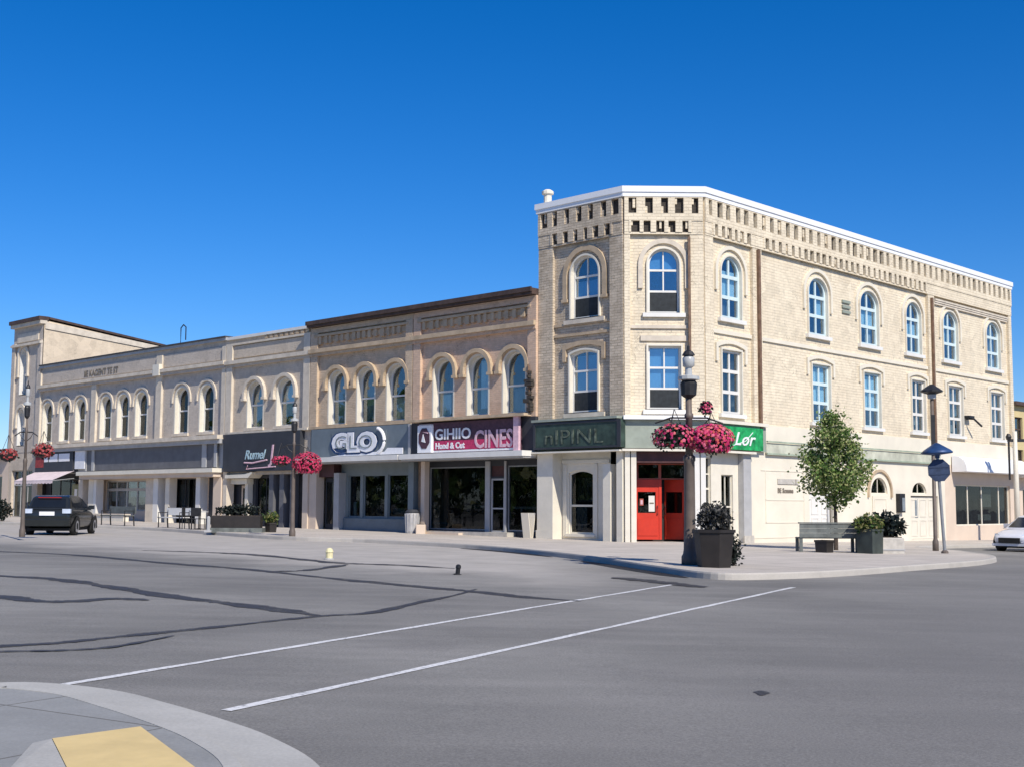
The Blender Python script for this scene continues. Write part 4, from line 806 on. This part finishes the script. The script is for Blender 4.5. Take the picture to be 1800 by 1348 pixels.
box('panel',STONE,t,FA,-49.6,-46.7,-.06,-.001,11.25,11.8); box('cornice',STONE,t,FA,-50.22,-46.15,-.22,-.001,10.98,11.12)
hood(t,FA,-49.2,-48.25,10.85,'round',.2,1.2,-.1,-.001,STONE); hood(t,FA,-49.2,-48.25,7.05,'round',.2,.6,-.1,-.001,STONE)
box('cornice',STONE,t,FA,-50.25,-46.10,-.25,.2,12.2,12.42); box('cornice',BROWN,t,FA,-50.3,-46.08,-.35,.3,12.422,12.66)
mb=MB(); X=-46.16
mb.add([(X,0,-.3),(X,20,-.3),(X,20,10.0),(X,8.4,11.5),(X,.05,12.42),(-50.2,0,-.3),(-50.2,20,-.3),(-50.2,20,10.0),(-50.2,8.4,11.5),(-50.2,.05,12.42)],[(0,1,2,3,4),(5,9,8,7,6),(1,6,7,2),(4,3,8,9),(3,2,7,8)])
mb.build('side_wall',TALLW,t,FA)
mb=MB()
for (ya,za,yb,zb) in ((.31,12.64,8.4,11.68),(8.4,11.68,20.1,10.1)):
    mb.add([(X+.12,ya,za),(X+.12,yb,zb),(-50.3,yb,zb),(-50.3,ya,za),(X+.12,ya,za-.13),(X+.12,yb,zb-.13),(-50.3,yb,zb-.13),(-50.3,ya,za-.13)],[(0,1,2,3),(4,7,6,5),(0,4,5,1),(3,2,6,7),(0,3,7,4),(1,5,6,2)])
mb.build('parapet_cap',BROWN,t,FA)
mb=MB(); mb.add([(X+.07,.1,12.3),(X+.07,8.4,11.5),(X+.07,8.4,11.2),(X+.07,.1,11.9),(X+.001,.1,12.3),(X+.001,8.4,11.5),(X+.001,8.4,11.2),(X+.001,.1,11.9)],[(0,1,2,3),(0,4,5,1),(3,2,6,7),(0,3,7,4)]); mb.build('side_band',STONE,t,FA)
t=thing('low_building','single storey pale shop beyond the tall building at the far left edge','building',FT(FA,-54))
wall(t,FA,PALEPINK,-60,-50.3,-.3,4.0,.05,[arch(-59.5,-56,.6,2.9),arch(-55.4,-51.2,.6,2.9)],.2)
for a,b in ((-59.5,-56),(-55.4,-51.2)): window(t,FA,a,b,.6,2.9,'flat',.2,fm=IVORY,vb=(.5,),hb=(),gm=GLD,cur=[(BLINDG,.1,.5,0,.9,'drape')],name='shop_window')
box('roof_edge',MAROON,t,FA,-60.1,-50.25,-.3,12,4.0,4.22); box('interior_core',INT,t,FA,-59.9,-50.4,1.5,12,-.3,3.9)
# street wall beyond the right end
t=thing('yellow_building','straw yellow two storey building at the right edge beyond the cream corner block','building',FT(FB,31))
hh=[arch(27.75+2*k,28.75+2*k,4.65,5.9) for k in range(4)]+[arch(27.75+2*k,28.75+2*k,3.3,4.2) for k in range(4)]
wall(t,FB,YBLD,27.34,36,2.9,6.5,.15,hh,.2)
for k in range(4):
    window(t,FB,27.75+2*k,28.75+2*k,4.65,5.9,'flat',.25,fm=BROWN,vb=(),hb=(.5,),name='window'); window(t,FB,27.75+2*k,28.75+2*k,3.3,4.2,'flat',.25,fm=BROWN,vb=(),hb=(),name='window')
wall(t,FB,PALEPINK,27.34,36,-1.2,2.9,.12,[arch(28.4,34,.2,2.2)],.2,name='ground_floor_wall'); window(t,FB,28.4,34,.2,2.2,'flat',.25,vb=(.5,),hb=(),gm=GLD,name='shop_window')
box('roof_edge',BROWN,t,FB,27.32,36.1,-.15,10,6.5,6.68); box('interior_core',INT,t,FB,27.4,35.9,1.6,10,-1,6.4); box('awning_box',COPING,t,FB,27.35,36,-.6,.1,2.75,3.2)

# ------------------------------------------------------------------ street furniture
def lamp(x,y,label,Hh=4.75,first=True):
    t=thing('street_lamp',label,'street lamp',at(x,y),'heritage street lamps'); M=at(x,y); k=Hh/4.75
    MB().lathe([(.19,-.03),(.19,.18),(.155,.24),(.14,.34),(.125,.9),(.118,2.25),(.135,2.28),(.135,2.36),(.075,2.42)],12).build('base_sheath',POLE,t,M,True)
    MB().lathe([(.085,2.40),(.075,3.2),(.10,3.22),(.10,3.30),(.07,3.33),(.062,3.66)],10).build('pole',POLE,t,M,True)
    MB().lathe([(.062,3.64),(.17,3.72),(.19,3.98),(.15,4.04)],10).build('lantern_housing',IRON,t,M)
    MB().lathe([(.15,4.04),(.24,4.06),(.24,4.13),(.08,4.17),(.07,4.32)],12).build('collar',GLOBE,t,M)
    MB().lathe([(.07,4.32),(.13,4.36),(.135,4.54),(.10,4.58)],10).build('globe',GLOBE,t,M,True)
    MB().lathe([(.10,4.58),(.15,4.60),(.10,4.68),(.03,4.72),(.03,4.80),(.0,4.86)],10).build('cap',IRON,t,M)
    m=MB(); m.tube([(-.75,0,3.10),(-.4,0,3.22),(.4,0,3.22),(.75,0,3.10)],.022,6)
    for s in (-1,1): m.tube([(s*.06,0,2.95),(s*.3,0,3.05),(s*.45,0,3.2)],.016,6)
    m.build('basket_arm',IRON,t,M); return t
LA=(3.92,27.95); LB=(-7.72,44.9); LC=(-15.2,39.6); LD=(14.05,42.2)
l0=lamp(*LA,'nearest street lamp standing beside the big dark planter on the corner')
def lampcopy(p,label,sc=1,tilt=0):
    return dup(l0,at(*p)@Matrix.Diagonal((sc,sc,1,1)),label)
lampcopy(LB,'street lamp in front of the near black script sign, crimson basket on it',.6)
lampcopy(LC,'leftmost street lamp beside the parked black hatchback',.48)
t=thing('street_lamp','slim dark hooded street lamp behind the navy hooded street sign','street lamp',at(*LD)); M=at(*LD)
MB().lathe([(.10,-.03),(.10,.3),(.065,.4),(.055,5.2)],10).build('pole',POLE,t,M,True); MB().lathe([(.06,5.16),(.36,5.26),(.36,5.31),(.20,5.42),(.05,5.52)],12).build('hood',IRON,t,M); MB().lathe([(.05,5.02),(.13,5.04),(.15,5.18),(.06,5.185)],10).build('lens',GLOBE,t,M)
MB().box(-.07,.05,-.12,-.06,3.2,4.5).build('banner_box',IRON,t,M)
def basket(x,y,z,label,rx,rz,nf,nl,pet,seed,droop=0,bowl=True):
    t=thing('flower_basket',label,'flower basket',at(x,y,z),'hanging flower baskets'); M=at(x,y,z); r=random.Random(seed)
    k=1 if bowl else .3; MB().lathe([(.06*k,-.22*k),(.2*k,-.16*k),(.27*k,-.02),(.28*k,.02)],12).build('bowl',PLANT,t,M)
    m=MB()
    for i_ in range(3): a=2.1*i_; m.tube([(.26*k*math.cos(a),.26*k*math.sin(a),.02),(0,0,.62 if bowl else .15)],.008,5)
    m.build('hanger',IRON,t,M)
    def pt(sh):
        while 1:
            v=Vector((r.gauss(0,1),r.gauss(0,1),r.gauss(0,1))).normalized()*r.uniform(*sh); p=Vector((v.x*rx,v.y*rx*.9,v.z*rz))
            if p.z>-rz*.75+droop*abs(p.x): return p
    m=MB()
    for _ in range(nl): leaves(m,r,pt((.3,.95)),(.03,.03,.03),2,.07,.12)
    m.build('foliage',LEAFB,t,M)
    m=MB()
    for _ in range(nf):
        p=pt((.8,1.05)); n=(p+Vector((0,-.1,.15))).normalized(); u=n.cross(Vector((r.random(),r.random(),1))).normalized(); w=n.cross(u); s=r.uniform(.028,.05)
        vs=[p+n*.012]; q=5
        for k in range(q*2):
            a=math.pi*k/q; rr=s if k%2==0 else s*.72; vs.append(p+(u*math.cos(a)+w*math.sin(a))*rr-n*(.0 if k%2 else -.006))
        m.add(vs,[(0,1+k,1+(k+1)%(2*q)) for k in range(2*q)])
    m.build('flowers',pet,t,M); return t
basket(LA[0]+.47,LA[1]-.12,2.64,'full pink flower basket on the right of the nearest lamp post',.50,.35,800,420,PETAL,1)
basket(LA[0]-.34,LA[1]-.10,2.70,'sparser dark flower basket on the left of the nearest lamp post',.50,.29,270,520,PETAL,2)
basket(LA[0]+.42,LA[1]+.35,3.38,'small tuft of pink flowers above the full pink basket',.14,.15,46,60,PETAL,9,bowl=False)
basket(LB[0]+.48,LB[1],2.6,'crimson drooping flower basket right of the lamp by the black sign',.52,.42,620,200,PETALR,3)
basket(LB[0]-.45,LB[1],2.72,'crimson thin flower basket left of the lamp by the black sign',.34,.16,200,110,PETALR,4)
basket(LC[0]-.55,LC[1],2.68,'dull red flower basket left of the leftmost lamp',.28,.2,150,120,PETALD,5)
basket(LC[0]+.55,LC[1],2.80,'dull red flower basket right of the leftmost lamp above the black car',.34,.24,190,140,PETALD,6)

def planter(x,y,w,h,label,mat,n=6,top=1.12,rot=0):
    t=thing('planter',label,'planter',at(x,y)); M=at(x,y,rz=rot); pts=lambda r:[(r*math.cos(2*math.pi*(k+.5)/n),r*math.sin(2*math.pi*(k+.5)/n)) for k in range(n)]
    m=MB(); lo,hi=pts(w/top),pts(w); n_=n
    m.add([(a,b,-.02) for a,b in lo]+[(a,b,h) for a,b in hi],[(i,(i+1)%n,(i+1)%n+n,i+n) for i in range(n)]); m.build('box',mat,t,M)
    m=MB(); a,b=pts(w*1.07),pts(w*.9); m.add([(p,q,h-.05) for p,q in a]+[(p,q,h+.012) for p,q in a]+[(p,q,h+.012) for p,q in b]+[(p,q,h-.06) for p,q in b],[(k*n+i,k*n+(i+1)%n,(k+1)*n+(i+1)%n,(k+1)*n+i) for k in range(3) for i in range(n)]); m.build('rim',mat,t,M)
    m=MB(); m.face([(p,q,h-.05) for p,q in pts(w*.92)]); m.build('soil',BARK,t,M); return t
planter(4.30,27.05,.44,.78,'large dark brown tapered planter beside the nearest street lamp',PLANT,6,1.25,R(8))
def bush(name,x,y,z,label,cat,rx,ry,rz,mat,n,s0,s1,seed,stems=5,shape=None,M=None):
    t=thing(name,label,cat,at(x,y,z)); M=at(x,y,z); r=random.Random(seed); m=MB()
    for k in range(stems):
        a=r.uniform(0,6.28); m.tube([(0,0,-.05),(rx*.25*math.cos(a),ry*.25*math.sin(a),rz*.6),(rx*.6*math.cos(a),ry*.6*math.sin(a),rz*1.4)],[.02,.015,.006],5)
    m.build('stem',BARK,t,M); m=MB()
    for _ in range(n):
        v=Vector((r.gauss(0,1),r.gauss(0,1),r.gauss(0,1))).normalized()*(r.random()**.45); c=(v.x*rx,v.y*ry,rz+v.z*rz); leaves(m,r,c,(.04,.04,.04),3,s0,s1)
    m.build('foliage',mat,t,M); return t
bush('shrub',4.30,27.05,zs(4.3,27)+.72,'round dark grey leaved shrub growing in the big dark planter','shrub',.36,.34,.31,LEAFD,420,.06,.12,11)
bush('shrub',4.86,27.9,zs(4.9,28)-.0,'small dark trailing plant behind the right side of the big dark planter','plant',.16,.2,.36,LEAFBK,140,.06,.1,12)
bush('shrub',-25.3,62.5,zs(-25.3,62.5)-.02,'dark low leafy bush on the pavement at the far left edge','shrub',.75,.6,.55,LEAFBK,420,.10,.18,31)
# tree
def tree(x,y):
    t=thing('tree','young green street tree with a teardrop crown rising behind the grey bench','tree',at(x,y)); M=at(x,y); r=random.Random(21); m=MB()
    m.tube([(0,0,-.05),(.01,0,.8),(-.01,.0,1.7),(.03,0,2.6),(.0,0,3.5),(.02,0,4.1)],[.075,.06,.052,.04,.022,.008],8); tips=[]
    prof=lambda z:1.16*math.sin(math.pi*max(0,min(1,((z-1.5)/2.95))**.68))*(.92 if z<3.2 else 1)
    for k in range(46):
        z0=r.uniform(1.6,3.7); a=r.uniform(0,6.28); rr=prof(z0+.25)*r.uniform(.5,1.0); e=(rr*math.cos(a),rr*math.sin(a),z0+.25+r.uniform(-.1,.3)); m.tube([(0,0,z0-.15),(e[0]*.5,e[1]*.5,z0+.12),e],[.02,.012,.004],5); tips+= [e,(e[0]*.6,e[1]*.6,e[2]-.05)]
    for e in ((.35,-.1,4.35),(.75,0,3.7)): m.tube([(.05,0,3.3),(e[0]*.6,e[1],e[2]-.3),e],[.014,.01,.005],5)
    m.build('trunk',BARK,t,M); m=MB()
    for k in range(90):
        z=1.55+2.8*r.random()**1.15; a=r.uniform(0,6.28); q=prof(z)*math.sqrt(r.random()); tips.append((q*math.cos(a),q*math.sin(a),z))
    for e in tips: s=r.uniform(.09,.19); leaves(m,r,e,(s,s,s*.9),r.randint(14,78),.08,.15)
    for e in ((.35,-.1,4.35),(.72,0,3.68)): leaves(m,r,e,(.03,.03,.10),14,.06,.1)
    m.build('crown',LEAF,t,M)
tree(10.42,40.9)
# bench and planters beside the tree
def gbench(x,y,rz,label,w=1.75):
    t=thing('bench',label,'bench',at(x,y,rz=rz)); M=at(x,y,rz=rz)
    for i in range(4): MB().box(-w/2,w/2,-.22+i*.125,-.11+i*.125,.41,.45).build('seat_slat',BENCHG,t,M)
    m=MB()
    for i in range(3): m.box(-w/2,w/2,.27+.01*i,.31+.01*i,.44+.14*i,.575+.14*i)
    m.box(-w/2-.02,w/2+.02,.20,.36,.86,.90); m.build('backrest',BENCHG,t,M)
    for s in (-1,1):
        for yy in (-.2,.25): MB().box(s*w/2-(.09 if s>0 else 0),s*w/2+(.09 if s<0 else 0),yy,yy+.07,-.02,.41).build('leg',BENCHG,t,M)
    return t
gbench(9.62,38.9,R(-178),'weathered grey bench with solid back in front of the young tree',1.8)
planter(9.42,38.35,.29,.36,'low black square planter in front of the grey bench legs',PLANT,4,1.1,R(45))
planter(10.75,38.2,.40,.72,'dark green square planter at the right end of the grey bench',PLANTG,4,1.05,R(40))
bush('shrub',10.72,38.2,zs(10.7,38)+.62,'yellow green leafy shrub in the dark green planter','shrub',.42,.4,.26,LEAFG,330,.09,.16,14)
t=thing('planter','pale concrete box planter right of the dark green planter','planter',at(11.45,38.6)); M=at(11.45,38.6,rz=R(6)); MB().bbox(-.36,.36,-.3,.3,-.02,.48,.03).build('box',CONC,t,M); MB().box(-.30,.30,-.24,.24,.48,.50).build('soil',BARK,t,M); MB().box(-.36,.36,-.32,-.301,.10,.14).build('groove_band',GREYT,t,M)
bush('shrub',11.42,38.6,zs(11.4,38.6)+.45,'blackish spiky plant in the pale concrete box planter','plant',.46,.3,.40,LEAFBK,170,.12,.24,15)
# trash bin, sandwich board and things at the shopfronts
p=FA@Vector((-11.15,-.3,0)); t=thing('litter_bin','pale grey ribbed litter bin between the slate shop and the barber style shop','litter bin',at(p.x,p.y)); M=at(p.x,p.y)
MB().lathe([(.24,-.02),(.27,.1),(.30,.8),(.28,.84)],14).build('body',BINM,t,M); MB().lathe([(.29,.84),(.30,.9),(.22,.98),(.1,1.0)],14).build('lid',DARKP,t,M)
m=MB()
for k in range(14): a=6.283*k/14; m.tube([(.262*math.cos(a),.262*math.sin(a),.02),(.315*math.cos(a),.315*math.sin(a),.82)],.016,4)
m.build('rib',GREYT,t,M)
p=FA@Vector((-10.55,-.35,0)); t=thing('planter','small pale stone block beside the litter bin','planter',at(p.x,p.y)); M=at(p.x,p.y); MB().bbox(-.2,.2,-.2,.2,-.02,.38,.03).build('block',PALEPINK,t,M); MB().box(-.14,.14,-.14,.14,.38,.40).build('soil',BARK,t,M)
p=FA@Vector((-4.52,-.25,0)); t=thing('sandwich_board','plain white sandwich board leaning by the left pier of the corner building','sandwich board',at(p.x,p.y)); M=at(p.x,p.y,rz=R(-40))
for s in (-1,1):
    m=MB(); Mm=Matrix.Rotation(s*R(9),4,'X'); m.box(-.18,.18,s*.02-.012+(-.08*s),s*.02+.012+(-.08*s),.0,.98,Mm); m.build('panel',CREAMS,t,M)
t=thing('low_wall','low white shop step wall below the long shop window','wall',FT(FA,-36)); MB().box(-38.3,-33.4,-1.2,-.9,-.2,.52).build('wall_body',IVORY,t,FA); MB().box(-38.4,-33.3,-1.25,-.85,.52,.60).build('coping',STONE,t,FA)
def slat_bench(x,y,rz,label,mat,w=1.8):
    t=thing('bench',label,'bench',at(x,y,rz=rz)); M=at(x,y,rz=rz)
    for i in range(3): MB().box(-w/2,w/2,-.2+i*.14,-.08+i*.14,.43,.47).build('seat_slat',mat,t,M)
    MB().box(-w/2,w/2,.24,.28,.55,.86).build('backrest',mat,t,M)
    for s in (-1,1):
        m=MB(); X=s*(w/2-.12); m.tube([(X,-.2,-.02),(X,-.2,.43),(X,.22,.43),(X,.28,.9)],.03,6); m.tube([(X,.22,.43),(X,.26,-.02)],.03,6); m.tube([(X,-.22,.43),(X,-.22,.66),(X,.22,.66)],.022,6); m.build('side_frame',IRON,t,M)
    return t
slat_bench(-14.5,54.6,R(-45),'white slatted bench with black iron ends outside the long shop row',WHITE,2.0)
slat_bench(-17.9,57.8,R(-45),'dark slatted bench with black iron ends under the shop window of the long row',BENCHG,2.4)
def cafe(x,y,label):
    t=thing('patio_table',label,'table',at(x,y)); M=at(x,y); MB().lathe([(.38,.71),(.38,.75)],14).build('tabletop',GREYT,t,M); MB().lathe([(.22,-.02),(.22,.02),(.03,.05),(.03,.71)],10).build('pedestal',IRON,t,M)
def chair(x,y,rz,label,group='black patio chairs'):
    t=thing('patio_chair',label,'chair',at(x,y,rz=rz),group); M=at(x,y,rz=rz); MB().box(-.22,.22,-.22,.22,.43,.46).build('seat',IRON,t,M); MB().box(-.22,.22,.2,.23,.55,.9).build('backrest',IRON,t,M)
    for a in (-.2,.2):
        for b in (-.2,.2): MB().tube([(a,b,-.01),(a,b,.43 if b<0 else .9)],.018,5).build('leg',IRON,t,M)
    return t
cafe(-13.05,53.2,'round grey patio table outside the long shop row')
c=chair(-13.5,53.2,R(90),'black patio chair left of the round grey table'); dup(c,at(-12.5,53.0,rz=R(-80)),'black patio chair right of the round grey table'); dup(c,at(-12.9,52.4,rz=R(170)),'black patio chair nearest the road at the round grey table')
t=thing('planter','long dark patio barrier planter on a low base outside the near black sign shop','planter',at(-10.75,49.9)); M=at(-10.75,49.9,rz=R(2)); MB().box(-.95,.95,-.3,.3,.16,.62).build('trough',PLANT,t,M); MB().box(-1.05,1.05,-.42,.42,-.02,.16).build('base',BENCHG,t,M); MB().box(-.9,.9,-.24,.24,.62,.64).build('soil',BARK,t,M)
for k in range(4): pass
bush('shrub',-10.75,49.9,zs(-10.7,50)+.6,'dark leafy row of plants in the long barrier planter','plant',.85,.25,.24,LEAFBK,260,.08,.16,16)
planter(-9.55,50.6,.26,.36,'small dark flower pot right of the long barrier planter',PLANT,6,1.2)
bush('shrub',-9.55,50.6,zs(-9.5,50)+.33,'orange tinged flowering plant in the small dark pot','plant',.34,.3,.24,LEAFG,150,.08,.13,17)
t=thing('post','short white post at the foot of the dark barrier planter','post',at(-11.75,49.4)); MB().lathe([(.07,-.02),(.07,.55),(.03,.6)],8).build('shaft',GREYT,t,at(-11.75,49.4)); MB().box(-.13,.13,-.13,.13,-.02,.06).build('foot',GREYT,t,at(-11.75,49.4))
# hydrant-like marker and short dark post near the kerb end
zz=zr(-4.2,29.4); t=thing('kerb_marker','tiny pale yellow cap marker on the apron in front of the shops','marker',at(-4.3,30.2,zr(-4.3,30.2))); M=at(-4.3,30.2,zr(-4.3,30.2)); MB().lathe([(.085,-.01),(.085,.16),(.1,.17),(.075,.24),(.03,.27)],12).build('cap',paint('pale_yellow_cap',(.75,.68,.40),.6,.1,8),t,M); MB().lathe([(.12,-.01),(.12,.02),(.09,.03)],12).build('collar',GREYT,t,M)
z=zr(-1.03,24.6); t=thing('marker_post','short dark stub post standing on the road at the left of the crosswalk','post',at(-1.03,24.6,z)); M=at(-1.03,24.6,z)@Matrix.Rotation(R(6),4,'Y'); MB().lathe([(.045,-.02),(.045,.12),(.055,.13),(.05,.18),(.02,.2)],10).build('shaft',BLACK,t,M); MB().lathe([(.08,-.01),(.08,.015),(.05,.02)],10).build('foot',IRON,t,M)
# navy hooded sign on a leaning pole
px,py=13.5,39.7; t=thing('street_sign','navy blue hooded street sign with octagonal plate seen from behind on a leaning post','street sign',at(px,py)); M=at(px,py)@Matrix.Rotation(R(-3),4,'Y')
MB().tube([(0,0,-.05),(0,0,3.25)],.05,10).build('pole',POLES,t,M); MB().lathe([(.11,-.03),(.11,.06),(.06,.1)],10).build('foot',POLE,t,M)
oc=[(.37*math.cos(R(22.5+45*k)),2.58+.37*math.sin(R(22.5+45*k))) for k in range(8)]; MB().extr(oc,-.075,-.055).build('octagon_plate',SIGNBK,t,M)
MB().box(-.30,.30,-.09,-.0755,2.66,2.69).build('bracket',SIGNBK,t,M); MB().box(-.30,.30,-.09,-.0755,2.44,2.47).build('bracket',SIGNBK,t,M)
MB().lathe([(.07,2.96),(.08,3.06),(.47,3.10),(.49,3.14),(.40,3.22),(.24,3.32),(.08,3.42),(.03,3.44)],16).build('hood',NAVY,t,M,True)
# cream utility post at the right edge
q=Vector((23.95,60.2,0)); t=thing('utility_post','cream post with a dark cross bracket at the right edge of the street','post',at(q.x,q.y)); M=at(q.x,q.y); MB().lathe([(.14,-.05),(.12,3),(.10,5.2)],10).build('pole',IVORY,t,M,True); m=MB(); m.box(-.35,.75,-.05,.05,4.7,4.84); m.tube([(-.3,0,4.75),(-.3,0,2.9)],.05,6); m.lathe([(.1,4.8),(.14,4.95),(.05,5.1)],8,-.3,0); m.build('cross_bracket',IRON,t,M)
# tactile plate on the near footpath
Z=lambda x,y:zr(x,y)+.036
t=thing('tactile_plate','yellow painted ramp plate on the near footpath at the bottom left','paving plate',at(-1.9,6.2,Z(-1.9,6.2)))
Q=[(-2.418,6.831),(-2.07,7.235),(-1.49,6.157),(-1.34,5.6),(-1.4,4.9),(-1.8,4.7),(-2.084,6.101)]
m=MB(); n=len(Q); m.add([(x,y,Z(x,y)-.02) for x,y in Q]+[(x,y,Z(x,y)+.03) for x,y in Q],[(i,(i+1)%n,(i+1)%n+n,i+n) for i in range(n)]+[tuple(range(n,2*n))]); m.build('plate',YEL,t)
m=MB(); m.add([(-2.421,6.831,Z(-2.42,6.83)+.028),(-2.087,6.101,Z(-2.08,6.1)+.028),(-1.803,4.7,Z(-1.8,4.7)+.028),(-2.52,6.83,Z(-2.52,6.83)+.004),(-2.36,6.05,Z(-2.36,6.05)+.004),(-2.12,4.6,Z(-2.12,4.6)+.004)],[(0,1,4,3),(1,2,5,4)]); m.build('flare',KERBI,t)

# ------------------------------------------------------------------ cars
def car(x,y,heading,label,paintm,H=1.46,Lc=4.0,wid=.86):
    z=zr(x,y); M=at(x,y,z,heading); t=thing('parked_car',label,'car',M); h=Lc/2; k=H/1.46
    sec=[(-h,.48,.80,.70),(-h+.06,.36,.92,.80),(-h+.22,.28,1.0,.845),(-h+.7,.24,1.0,wid),(-.3,.23,.97,wid),(.7,.23,.95,wid),(h-.95,.24,.90,.85),(h-.5,.26,.80,.80),(h-.15,.30,.70,.70),(h,.40,.60,.56)]
    vs=[];fs=[];m=10
    for (yy,zb,zt,w) in sec:
        zb*=k;zt*=k; ring=[(-w*.8,zb),(-w*.96,zb+.06),(-w,zb+(zt-zb)*.5),(-w*.97,zt-.10),(-w*.86,zt),(w*.86,zt),(w*.97,zt-.10),(w,zb+(zt-zb)*.5),(w*.96,zb+.06),(w*.8,zb)]
        vs+=[(a,yy,b) for a,b in ring]
    ns=len(sec); fs=[(j*m+i,j*m+(i+1)%m,(j+1)*m+(i+1)%m,(j+1)*m+i) for j in range(ns-1) for i in range(m)]+[tuple(range(m)),tuple(range((ns-1)*m,ns*m))]
    mb=MB(); mb.add(vs,fs); b=mb.build('body',paintm,t,M,True); md=b.modifiers.new('sub','SUBSURF'); md.levels=1; md.render_levels=2
    zt=.96*k
    cab=[(-h+.10,.66,zt-.02),(-h+.42,.60,H-.06),(-h+.75,.60,H),(-.1,.60,H-.01),(.35,.58,H-.08),(h-1.0,.66,zt-.06)]
    mb=MB(); vs=[]
    for (yy,w,zz) in cab: vs+=[(-w,yy,zz),(w,yy,zz)]
    base=[(-.80,yy,zt-.06) for yy,_,_ in cab]+[(.80,yy,zt-.06) for yy,_,_ in cab]; n=len(cab); fs=[(2*i,2*i+1,2*i+3,2*i+2) for i in range(n-1)]+[(2*i,2*i+2,2*n+i+1,2*n+i) for i in range(n-1)]+[(2*i+1,3*n+i,3*n+i+1,2*i+3) for i in range(n-1)]
    mb.add(vs+base,fs); cbn=mb.build('cabin',paintm,t,M,True); bv=cbn.modifiers.new('bev','BEVEL'); bv.width=.07; bv.segments=3
    def q(name,mat,pts): mm=MB(); mm.face(pts); mm.build(name,mat,t,M)
    y0,y1=-h+.10,-h+.42; e=.012
    q('rear_window',GLC,[(-.60,y0+.05-e,zt+.05),(.60,y0+.05-e,zt+.05),(.54,y1-.05-e,H-.12),(-.54,y1-.05-e,H-.12)])
    q('windscreen',GLC,[(-.60,h-1.08+e,zt+.0),(.60,h-1.08+e,zt+.0),(.53,.42+e,H-.11),(-.53,.42+e,H-.11)])
    for s in (-1,1):
        f=lambda yy,zz:(s*(.80-(zz-(zt-.06))/(H-.06-zt+.06)*.20+e),yy,zz)
        q('side_window',GLC,[f(-h+.45,zt+.06),f(-.28,zt+.04),f(-.22,H-.10),f(-h+.68,H-.11)]); q('side_window',GLC,[f(-.20,zt+.04),f(.72,zt),f(.25,H-.13),f(-.14,H-.10)])
        mm=MB(); mm.box(s*.88-.10,s*.88+.10,.62,.74,zt-.02,zt+.12); mm.build('mirror',paintm,t,M)
        for yy in (-h+.72,h-.78):
            mw=MB(); Mw=Matrix.Translation((s*(wid-.12),yy,.31))@Matrix.Rotation(R(90),4,'Y'); prof=[(.22,-.10),(.31,-.09),(.315,.0),(.31,.09),(.22,.10)]
            mw.lathe(prof,20); mw.v=[tuple(Mw@Vector(p)) for p in mw.v]; w=mw.build('wheel',TYRE,t,M,True)
            mr=MB(); mr.lathe([(.0,-.02),(.21,.0),(.21,.04),(.17,.045),(.05,.03),(.0,.035)],16); mr.v=[tuple(Mw@Matrix.Translation((0,0,s*.085 if s>0 else -.125))@Vector(p)) for p in mr.v]; mr.build('rim',RIM,w,M)
            ma=MB(); pts=[(s*(wid+.005),yy+.385*math.cos(a),.31+.385*math.sin(a)) for a in [math.pi*i/12 for i in range(13)]]; pts+= [(s*(wid+.005),yy-.385,.2),(s*(wid+.005),yy+.385,.2)]; ma.face(pts); ma.build('wheel_arch',TYRE,t,M)
        mm=MB(); mm.box(s*.66-.14,s*.66+.14,-h-.0,-h+.14,.80*k,.96*k); mm.build('tail_light',LENSW if paintm is CARB else LENSR,t,M)
        mm=MB(); mm.add([(s*.40,h-.05,.55*k),(s*.70,h-.25,.58*k),(s*.74,h-.36,.72*k),(s*.45,h-.17,.68*k)],[(0,1,2,3)]); mm.v=[(a,b+.03,c) for a,b,c in mm.v]; mm.build('headlight',LENSW,t,M)
    MB().box(-.26,.26,-h-.035,-h-.005,.72*k,.86*k).build('number_plate',PLATE,t,M)
    MB().bbox(-.80,.80,-h-.07,-h+.1,.34*k,.60*k,.04).build('rear_bumper',paintm,t,M); MB().box(-.4,.4,-h+.29,-h+.32,H-.10,H-.07).build('brake_light',LENSR,t,M)
    MB().box(-.42,.42,h-.06,h+.02,.36*k,.56*k).build('grille',TYRE,t,M); MB().box(-.70,.70,h-.18,h-.02,.24*k,.34*k).build('front_bumper',paintm,t,M)
    MB().box(-.72,.72,-h+.2,h-.3,.16,.25).build('underbody',TYRE,t,M)
    return t
car(-16.55,46.9,R(5),'black hatchback parked at the left, seen from behind with white number plate',CARB,1.42,4.1,.88)
car(20.25,49.0,R(130),'silver white car parked nose out at the right edge of the street',CARW,1.40,4.3)

# unseen tree belt around the view, added only for the windows to reflect
m=MB(); r=random.Random(77)
for k in range(64):
    a=R(44+k*272/63); d=r.uniform(62,84); cx,cy=d*math.sin(a),d*math.cos(a)+14; hh_=r.uniform(7.5,11)
    if a<R(100): d*=1.25; cx*=1.3
    for _ in range(220):
        v=Vector((r.gauss(0,1),r.gauss(0,1),r.gauss(0,1))).normalized()*r.random()**.4; leaves(m,r,(cx+v.x*5,cy+v.y*5,hh_*.5+v.z*hh_*.52),(.2,.2,.2),1,1.2,2.2)
tag(m.build('reflection_trees',LEAF,None),'unseen belt of leafy trees added for the window reflections','trees',kind='stuff')
